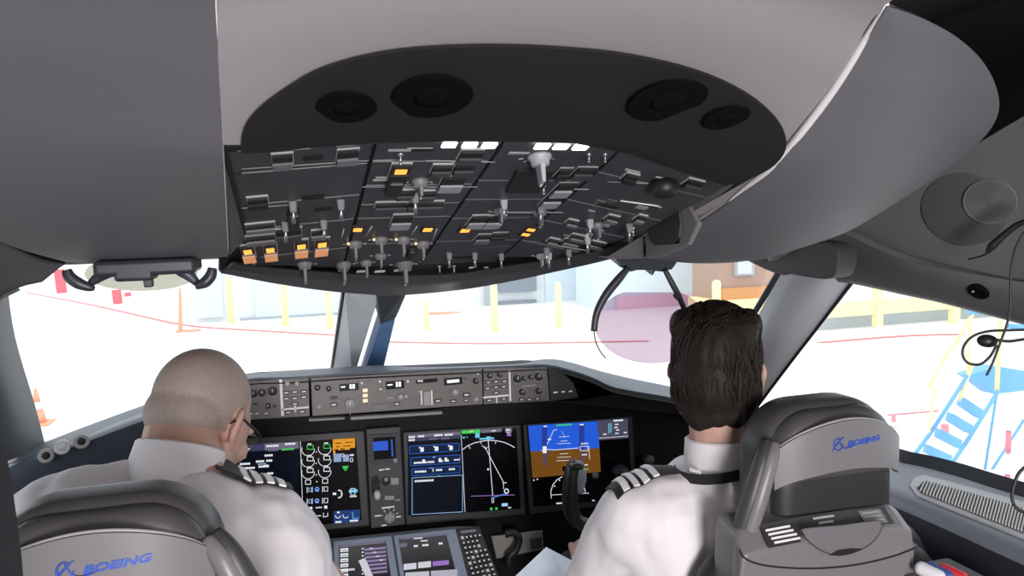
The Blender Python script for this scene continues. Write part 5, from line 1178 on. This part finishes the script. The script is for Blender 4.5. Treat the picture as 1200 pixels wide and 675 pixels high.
EBLK = mat('stripe_black', (.008, .008, .010), .7); ESIL = mat('stripe_silver', (.92, .91, .93), .5)
class Frame:
    def __init__(s, c, yaw, pitch, roll=0, k=1): s.c = Vector(c); s.R = Matrix.Rotation(-yaw, 3, 'Z') @ Matrix.Rotation(-pitch, 3, 'X') @ Matrix.Rotation(roll, 3, 'Y'); s.k = k
    def __call__(s, x, y, z): return s.c+s.R @ Vector((x*s.k, y*s.k, z*s.k))
def head(mb, F):
    k = F.k; E = lambda c, r, rot=None: mb.ell(F(*c), [q*k for q in r], F.R if rot is None else F.R @ Euler(rot).to_matrix(), 24, 16)
    E((0, -.015, .03), (.074, .095, .088)); E((0, .02, .0), (.070, .080, .085)); E((0, .035, -.045), (.062, .062, .070)); E((0, .052, -.082), (.044, .045, .030)); E((0, .082, -.095), (.020, .016, .016))
    for sd in (-1, 1):
        E((sd*.040, .070, -.025), (.022, .022, .022)); E((sd*.030, .082, .018), (.026, .012, .010)); E((sd*.058, .01, -.065), (.018, .038, .028))
        E((sd*.077, -.008, -.012), (.008, .017, .030), (radians(-12), 0, sd*radians(24))); E((sd*.083, -.018, .002), (.006, .012, .020), (radians(-14), 0, sd*radians(34))); E((sd*.074, .000, -.034), (.007, .010, .012))
    mb.cap(F(0, .094, .012), F(0, .113, -.026), .009*k, .013*k, 12)
    for sd in (-1, 1): E((sd*.011, .104, -.030), (.009, .010, .008))
    E((0, .093, -.056), (.024, .010, .007)); E((0, .091, -.067), (.020, .010, .008))
def eyes_lips(F, body):
    for sd in (-1, 1):
        mb = MB(); k = F.k; mb.use(mat('eye_white', (.75, .73, .72), .3)); mb.ell(F(sd*.031, .083, .004), (.012*k, .010*k, .009*k), F.R); mb.use(mat('eye_dark', (.03, .02, .015), .2)); mb.ell(F(sd*.031, .091, .003), (.005*k, .003*k, .005*k), F.R); o = mb.build('eye'); o.parent = body
        mb = MB(); mb.use(mat('brow_brown', (.05, .035, .025), .8)); mb.tube([F(sd*.014, .096, .020), F(sd*.030, .096, .026), F(sd*.048, .084, .022)], [.002, .0035, .0015], 6); o = mb.build('eyebrow'); o.parent = body
    mb = MB(); mb.use(mat('lip_pink', (.45, .18, .15), .45)); mb.tube([F(-.022, .094, -.061), F(-.008, .103, -.059), F(.008, .103, -.059), F(.022, .094, -.061)], [.001, .0035, .0035, .001], 8); o = mb.build('lips'); o.parent = body
def hand(mb, wr, d, up, side, curl=.9, k=1.0):
    """wr wrist, d pointing direction, up back of the hand, side +1 thumb on d x up side"""
    d = Vector(d).normalized(); up = (Vector(up)-d*Vector(up).dot(d)).normalized(); s_ = d.cross(up)*side
    P = lambda a, b, c: Vector(wr)+(d*a+s_*b+up*c)*k
    q = Matrix((s_, d, up)).transposed()
    mb.ell(P(.045, 0, 0), (.040*k, .052*k, .014*k), q); mb.ell(P(.07, .0, .0), (.040*k, .028*k, .012*k), q); mb.cap(P(-.02, 0, 0), P(.03, 0, 0), .024*k, .022*k)
    for i, (b, L_) in enumerate(((.032, .072), (.011, .080), (-.011, .075), (-.031, .060))):
        p = P(.088, b, .002); an = 0; seg = [.42, .33, .25]
        for j in range(3):
            an += curl*(.35 if j == 0 else .75)*.8; q2 = p+(d*cos(an)-up*sin(an))*L_*seg[j]*k; mb.cap(p, q2, (.0088-.0008*j)*k, (.0082-.0009*j)*k, 10); p = q2
    a = P(.02, .030, -.004); b = P(.055, .058, -.014); c = P(.085, .062, -.024); mb.cap(a, b, .013*k, .011*k, 10); mb.cap(b, c, .0105*k, .008*k, 10)
def epaulette(mb_shirt_bvh, A, B, wdir, n, nm, parent, label=None, half=.026, lift=.006):
    """strip from A (neck end) to B (shoulder tip) lying on the shirt; stripes across"""
    A, B = Vector(A), Vector(B); wd = Vector(wdir).normalized()
    def onS(t, v, l):
        p = A+(B-A)*t+wd*v; h = mb_shirt_bvh.ray_cast(p+Vector((0, 0, .25)), Vector((0, 0, -1)))
        z = h[0].z if h[0] else p.z; return Vector((p.x, p.y, z+l))
    def strip(t0, t1, l, m, nmm, par, th=.003, hw=half):
        rows = [[onS(t0+(t1-t0)*i/10, v*hw, l) for v in (-1, -.5, 0, .5, 1)] for i in range(11)]
        mb = MB(); mb.grid(rows); o = mb.build(nmm, m, par); solid(o, th, 0); return o
    base = strip(0, 1, lift, EBLK, nm, parent)
    for k in range(n):
        t0 = 1-(.10+k*.155); strip(t0-.094, t0, lift+.0022, ESIL, 'rank_stripe', base, .003, half*1.02)
    return base
fold = lambda a, s_: (lambda p: a*(noise.noise(Vector((p.x*s_, p.y*s_*.6, p.z*s_*.45)))+.5*noise.noise(Vector((p.x*s_*2.3+7, p.y*s_*2, p.z*s_)))))
# ------------------------------------------------------------------ right-hand pilot
FC = Vector((.490, 1.235, 1.118))
FH = Frame(FC, radians(33), radians(4), 0, .96)
t = thing('person', 'dark-haired person in a white shirt with striped shoulder boards, seated at right and facing forward', 'person', (0.52, 1.3, 0.46))
sL, sR = Vector((.318, 1.225, .868)), Vector((.695, 1.225, .873)); eL, eR = Vector((.268, 1.36, .648)), Vector((.76, 1.37, .648)); wL, wR = Vector((.375, 1.60, .615)), Vector((.63, 1.62, .628))
hip = Vector((0.525, 1.24, 0.52))
mb = MB(); head(mb, FH)
mb.cap(FH(0, -.035, -.05), (0.485, 1.200, 0.943), .054, .056); mb.cap((0.485, 1.205, 0.958), (0.49, 1.2, 0.888), .062, .09)
mb.cap((0.36, 1.215, 0.858), (0.625, 1.215, 0.858), .075); mb.cap((0.49, 1.22, 0.828), hip, .135, .14); mb.cap((0.43, 1.24, 0.788), (0.56, 1.24, 0.788), .12)
for a, b, c in ((sL, eL, wL), (sR, eR, wR)): mb.cap(a, b, .056, .043); mb.cap(b, c, .042, .028)
hand(mb, wL, (.22, .9, .03), (-.25, .0, 1), 1, .9); hand(mb, wR, (-.2, .9, .0), (.2, 0, 1), -1, 1.0)
for sd in (-1, 1):
    h_ = hip+Vector((sd*.10, .0, -.01)); kn = Vector((.525+sd*.14, 1.70, .53)); an = Vector((.525+sd*.13, 1.86, .13)); mb.cap(h_, kn, .085, .058); mb.cap(kn, an, .055, .038); mb.cap(an+Vector((0, -.03, -.05)), an+Vector((0, .15, -.075)), .04, .032)
bd = mobj(remesh(mb, .004, 3), 'body', SKIN, t); eyes_lips(FH, bd)
mb = MB()
mb.cap((0.485, 1.205, 0.933), (0.49, 1.215, 0.858), .070, .10); mb.cap((0.365, 1.215, 0.86), (0.62, 1.215, 0.86), .088); mb.cap(sL+Vector((.04, 0, .0)), sL+Vector((0, .004, -.02)), .080, .074); mb.cap(sR+Vector((-.04, 0, .0)), sR+Vector((0, .004, -.02)), .080, .074)
mb.cap((0.49, 1.225, 0.818), hip+Vector((0, 0, -.03)), .15, .158); mb.cap((0.42, 1.235, 0.788), (0.57, 1.235, 0.788), .135)
for a, b, c in ((sL, eL, wL), (sR, eR, wR)): mb.cap(a, a+(b-a)*.72, .071, .064)
me = remesh(mb, .006, 6); disp(me, fold(.006, 16)); sv = meshbvh(me); sh = mobj(me, 'shirt', SHIRT, t)
# collar: stand and fold
def collar(F0, ax, ay, axis, z0, z1, nm, front=70, flare=1.12):
    rows = []; ux = Vector((1, 0, 0)); ax_ = Vector(axis).normalized(); uy = ax_.cross(ux).normalized(); ux = uy.cross(ax_).normalized()
    for i in range(41):
        a = radians(90+front/2+(360-front)*i/40); r_ = []
        for h, k in ((z0-.03, flare*1.12), (z0, flare), (z0+(z1-z0)*.5, 1.05), (z1, 1.0), (z1+.002, .97), (z1-.006, .94)): r_.append(Vector(F0)+ux*cos(a)*ax*k+uy*sin(a)*ay*k+ax_*h)
        rows.append(r_)
    mb = MB(); mb.grid(rows); o = mb.build(nm, SHIRT, sh_); solid(o, .003, 0); return o
sh_ = sh
collar((0.485, 1.2, 0.943), .066, .070, (0, .10, 1), -.012, .056, 'collar')
def lanyard(F0, ax, ay, axis, h, wd, nm, m):
    rows = []; ux = Vector((1, 0, 0)); ax_ = Vector(axis).normalized(); uy = ax_.cross(ux).normalized(); ux = uy.cross(ax_).normalized()
    for i in range(37):
        a = radians(150+240*i/36); rows.append([Vector(F0)+ux*cos(a)*ax+uy*sin(a)*ay+ax_*(h+dh)-ux*0 for dh in (0, wd)])
    mb = MB(); mb.grid(rows); o = W(mb, nm, m, t); solid(o, .003, 1); return o
ln = lanyard((0.485, 1.2, 0.943), .084, .087, (-.20, .10, 1), .006, .018, 'lanyard', EBLK)
mb = MB(); mb.use(ESIL)
for k in range(5): a = radians(196+k*3.2); mb.box(Vector((.485+.0860*cos(a), 1.20+.0885*sin(a), 1.200-.24)), (.003, .0016, .006), (0, 0, a))
o = mb.build('lanyard_mark'); o.parent = ln
epaulette(sv, (0.395, 1.225, 0.948), (0.273, 1.225, 0.948), (.05, 1, 0), 4, 'epaulette', sh, half=.030)
epaulette(sv, (0.58, 1.225, 0.948), (0.702, 1.225, 0.948), (-.05, 1, 0), 4, 'epaulette', sh, half=.030)
mb = MB(); mb.cap(hip+Vector((-.05, 0, -.01)), hip+Vector((.05, 0, -.01)), .15)
for sd in (-1, 1):
    h_ = hip+Vector((sd*.10, .0, -.01)); kn = Vector((.525+sd*.14, 1.70, .53)); an = Vector((.525+sd*.13, 1.86, .13)); mb.cap(h_, kn, .096, .07); mb.cap(kn, an+Vector((0, 0, .03)), .068, .055)
mobj(remesh(mb, .008, 4), 'trousers', TROU, t)
for sd in (-1, 1):
    an = Vector((.525+sd*.13, 1.86, .13)); mb = MB(); mb.cap(an+Vector((0, -.03, -.055)), an+Vector((0, .16, -.082)), .050, .040); mb.box(an+Vector((0, .06, -.112)), (.085, .28, .025), bevel=.01); mobj(remesh(mb, .006, 3), 'shoe', mat('shoe_black', (.01, .01, .01), .3), t)
# hair: cap of short locks
HAIR = mat('hair_dark_brown', (.018, .013, .010), .6, noise_amt=.45, nscale=180, spec=.2)
mb = MB(); k = FH.k; E = lambda c, r: mb.ell(FH(*c), [q*k for q in r], FH.R, 24, 16)
E((0, -.018, .042), (.083, .102, .086)); E((0, -.058, -.010), (.077, .060, .072)); E((0, -.052, -.058), (.068, .044, .056)); E((0, .035, .078), (.066, .058, .040)); E((-.004, .0, .100), (.060, .07, .034))
for sd in (-1, 1): E((sd*.070, -.006, .020), (.014, .040, .052)); E((sd*.066, -.042, -.03), (.016, .030, .045)); E((sd*.072, .028, -.004), (.007, .010, .030)); E((sd*.055, -.02, .085), (.028, .06, .034))
me = remesh(mb, .005, 4); hv = meshbvh(me)
disp(me, lambda p: .0030*noise.noise(Vector((p.x*70, p.y*70, p.z*16)))+.004*noise.noise(Vector((p.x*16, p.y*16, p.z*12))))
mb = MB(); mb.bm.from_mesh(me); bpy.data.meshes.remove(me); mb.mats = [HAIR]
random.seed(3)
for i in range(900):
    u = random.uniform(0, 2*pi); v = random.uniform(-.55, 1.0); dr = FH.R @ Vector((cos(u)*sqrt(1-v*v), sin(u)*sqrt(1-v*v)-.15, v))
    h = hv.ray_cast(FH(0, -.02, .02), dr)
    if not h[0]: continue
    p = h[0]; n_ = h[1].normalized(); n_ = n_ if n_.dot(dr) > 0 else -n_; dn_ = Vector((0, 0, -1)) if v < .6 else FH.R @ Vector((random.uniform(-.5, .5), .5 if cos(u) else .5, -.1)); dn_ = (dn_-n_*dn_.dot(n_)).normalized(); sidev = n_.cross(dn_)*random.uniform(-.3, .3)
    L_ = random.uniform(.016, .030); mb.tube([p-n_*.002-dn_*L_*.4, p+n_*.0006, p+(dn_+sidev)*L_*.45+n_*.0002, p+(dn_+sidev)*L_-n_*.003], [.0006, .0017, .0014, .0004], 5, 2)
W(mb, 'hair', HAIR, t)
# ------------------------------------------------------------------ left-hand pilot, leaning forward and looking down to the right
HC = Vector((-.412, 1.395, 1.078))
CH = Frame(HC, radians(27), radians(38), radians(4), .99)
t = thing('person', 'bald person with glasses in a white shirt with striped shoulder boards, leaning forward at left', 'person', (-.43, 1.22, .46))
hip = Vector((-.44, 1.24, .52)); sL, sR = Vector((-.615, 1.270, .968)), Vector((-.314, 1.335, .885)); eL, eR = Vector((-.67, 1.45, .74)), Vector((-.228, 1.43, .655)); wL, wR = Vector((-.54, 1.66, .65)), Vector((-.20, 1.70, .61))
nb = Vector((-.437, 1.300, 1.010))
mb = MB(); head(mb, CH)
mb.cap(CH(0, -.03, -.045), nb, .062, .068); mb.cap(nb, (-.435, 1.28, .92), .056, .08)
mb.cap((-.54, 1.275, .91), (-.365, 1.31, .86), .05); mb.cap((-.43, 1.28, .88), hip, .14, .15); mb.cap((-.50, 1.27, .84), (-.37, 1.29, .83), .13)
for a, b, c in ((sL, eL, wL), (sR, eR, wR)): mb.cap(a, b, .058, .045); mb.cap(b, c, .044, .030)
hand(mb, wL, (.25, .9, -.1), (-.1, 0, 1), 1, .9); hand(mb, wR, (-.15, .9, -.1), (.1, 0, 1), -1, .9)
for sd in (-1, 1):
    h_ = hip+Vector((sd*.10, .0, -.01)); kn = Vector((-.44+sd*.14, 1.70, .53)); an = Vector((-.44+sd*.13, 1.86, .13)); mb.cap(h_, kn, .088, .06); mb.cap(kn, an, .057, .04); mb.cap(an+Vector((0, -.03, -.05)), an+Vector((0, .15, -.075)), .04, .032)
bd = mobj(remesh(mb, .004, 3), 'body', SKIN, t); eyes_lips(CH, bd)
mb = MB()
mb.cap(nb+Vector((-.01, .0, -.04)), (-.435, 1.275, .91), .072, .115); mb.cap((-.560, 1.262, .955), (-.365, 1.300, .900), .098, .090); mb.cap(sL+Vector((.05, 0, .0)), sL+Vector((0, .004, -.02)), .086, .078); mb.cap(sR+Vector((-.05, -.01, .005)), sR+Vector((0, .004, -.02)), .084, .076)
mb.cap(nb+Vector((.012, .012, -.035)), sR+Vector((-.03, -.005, .012)), .066, .074); mb.cap(nb+Vector((-.03, .005, -.035)), sL+Vector((.05, 0, .005)), .066, .080); mb.cap((-.435, 1.26, .88), hip+Vector((0, 0, -.03)), .155, .17); mb.cap((-.52, 1.25, .86), (-.35, 1.28, .85), .14)
for a, b, c in ((sL, eL, wL), (sR, eR, wR)): mb.cap(a, a+(b-a)*.80, .076, .068)
me = remesh(mb, .006, 7); disp(me, fold(.007, 13)); sv = meshbvh(me); sh = mobj(me, 'shirt', SHIRT, t); sh_ = sh
collar(nb+Vector((-.010, .006, .0)), .068, .076, (.26, .40, 1), -.030, .046, 'collar', 60, 1.26)
epaulette(sv, (-.385, 1.290, .96), (-.272, 1.318, .96), (-.2, 1, 0), 4, 'epaulette', sh, half=.034, lift=.009)
epaulette(sv, (-.53, 1.345, .98), (-.64, 1.345, .98), (.1, 1, 0), 4, 'epaulette', sh, half=.026, lift=.002)
mb = MB(); mb.cap(hip+Vector((-.05, 0, -.01)), hip+Vector((.05, 0, -.01)), .16)
for sd in (-1, 1):
    h_ = hip+Vector((sd*.10, .0, -.01)); kn = Vector((-.44+sd*.14, 1.70, .53)); an = Vector((-.44+sd*.13, 1.86, .13)); mb.cap(h_, kn, .098, .072); mb.cap(kn, an+Vector((0, 0, .03)), .07, .057)
mobj(remesh(mb, .008, 4), 'trousers', TROU, t)
for sd in (-1, 1):
    an = Vector((-.44+sd*.13, 1.86, .13)); mb = MB(); mb.cap(an+Vector((0, -.03, -.055)), an+Vector((0, .16, -.082)), .050, .040); mb.box(an+Vector((0, .06, -.112)), (.085, .28, .025), bevel=.01); mobj(remesh(mb, .006, 3), 'shoe', mat('shoe_black', (.01, .01, .01), .3), t)
# stubble round the back and sides of the bald head
STB = mat('stubble_grey_brown', (.30, .245, .21), .6, noise_amt=.3, nscale=260)
mb = MB(); k = CH.k; E = lambda c, r: mb.ell(CH(*c), [q*k for q in r], CH.R, 28, 18)
E((0, -.0165, .029), (.0755, .0968, .0885)); E((0, -.05, -.012), (.066, .058, .055))
me = remesh(mb, .004, 2)
bm = bmesh.new(); bm.from_mesh(me); bpy.data.meshes.remove(me); inv = CH.R.inverted()
kill = []
for v in bm.verts:
    q = inv @ (v.co-HC); lowl = -.052 if q.y < -.03 else -.052+(q.y+.03)*.5
    if q.z < lowl or q.y > .028+.25*max(0, .02-q.z) or (q.z > .02 and q.y > .01+.0*q.z): kill.append(v)
bmesh.ops.delete(bm, geom=kill, context='VERTS')
me = bpy.data.meshes.new('stubble'); bm.to_mesh(me); bm.free(); mobj(me, 'hair', STB, t)
# glasses
GLM = mat('glasses_black', (.012, .010, .010), .3)
gl = MB()
for sd in (-1, 1):
    gl.tube([CH(sd*.068, .094, .006), CH(sd*.079, .06, .006), CH(sd*.082, .02, .005), CH(sd*.083, -.012, .004), CH(sd*.080, -.034, -.014)], [.0018, .0024, .0024, .0022, .0018], 8)
    gl.tube([CH(sd*.034+.027*cos(a)*1, .103-.012*abs(cos(a)) if True else 0, .0+.019*sin(a)) for a in [2*pi*i/20 for i in range(21)]], .0014, 6, 1)
gl.tube([CH(-.010, .106, .004), CH(0, .109, .007), CH(.010, .106, .004)], .0014, 6)
gob = W(gl, 'glasses', GLM, t)
for sd in (-1, 1):
    mb = MB(); mb.prism([CH(sd*.034+.026*cos(a), .102-.012*abs(cos(a)), .018*sin(a)) for a in [2*pi*i/20 for i in range(20)]], CH.R @ Vector((0, .0012, 0))); o = mb.build('lens', glass('lens_glass', (.95, .96, .97), .06)); o.parent = gob
# ------------------------------------------------------------------ papers in the right-hand pilot's hand
def sheet(pts, lift, nm, label):
    mb = MB(); P = [atD(*p) for p in pts]; n_ = (P[1]-P[0]).cross(P[2]-P[0]).normalized()
    mb.prism([p+n_*lift for p in P], n_*.0008); return tag(mb.build(nm, mat('paper_blue_white', (.66, .74, .83), .6)), label, 'paper')
sheet(((588, 690, 1.58), (640, 641, 1.66), (684, 664, 1.60), (700, 720, 1.45), (640, 730, 1.45)), 0, 'paper_sheet', 'pale blue-white paper sheet held by the dark-haired person at the bottom centre')
sheet(((642, 676, 1.54), (683, 662, 1.59), (705, 690, 1.5), (670, 720, 1.45)), .004, 'paper_sheet', 'second smaller sheet lying over the right edge of the held paper')
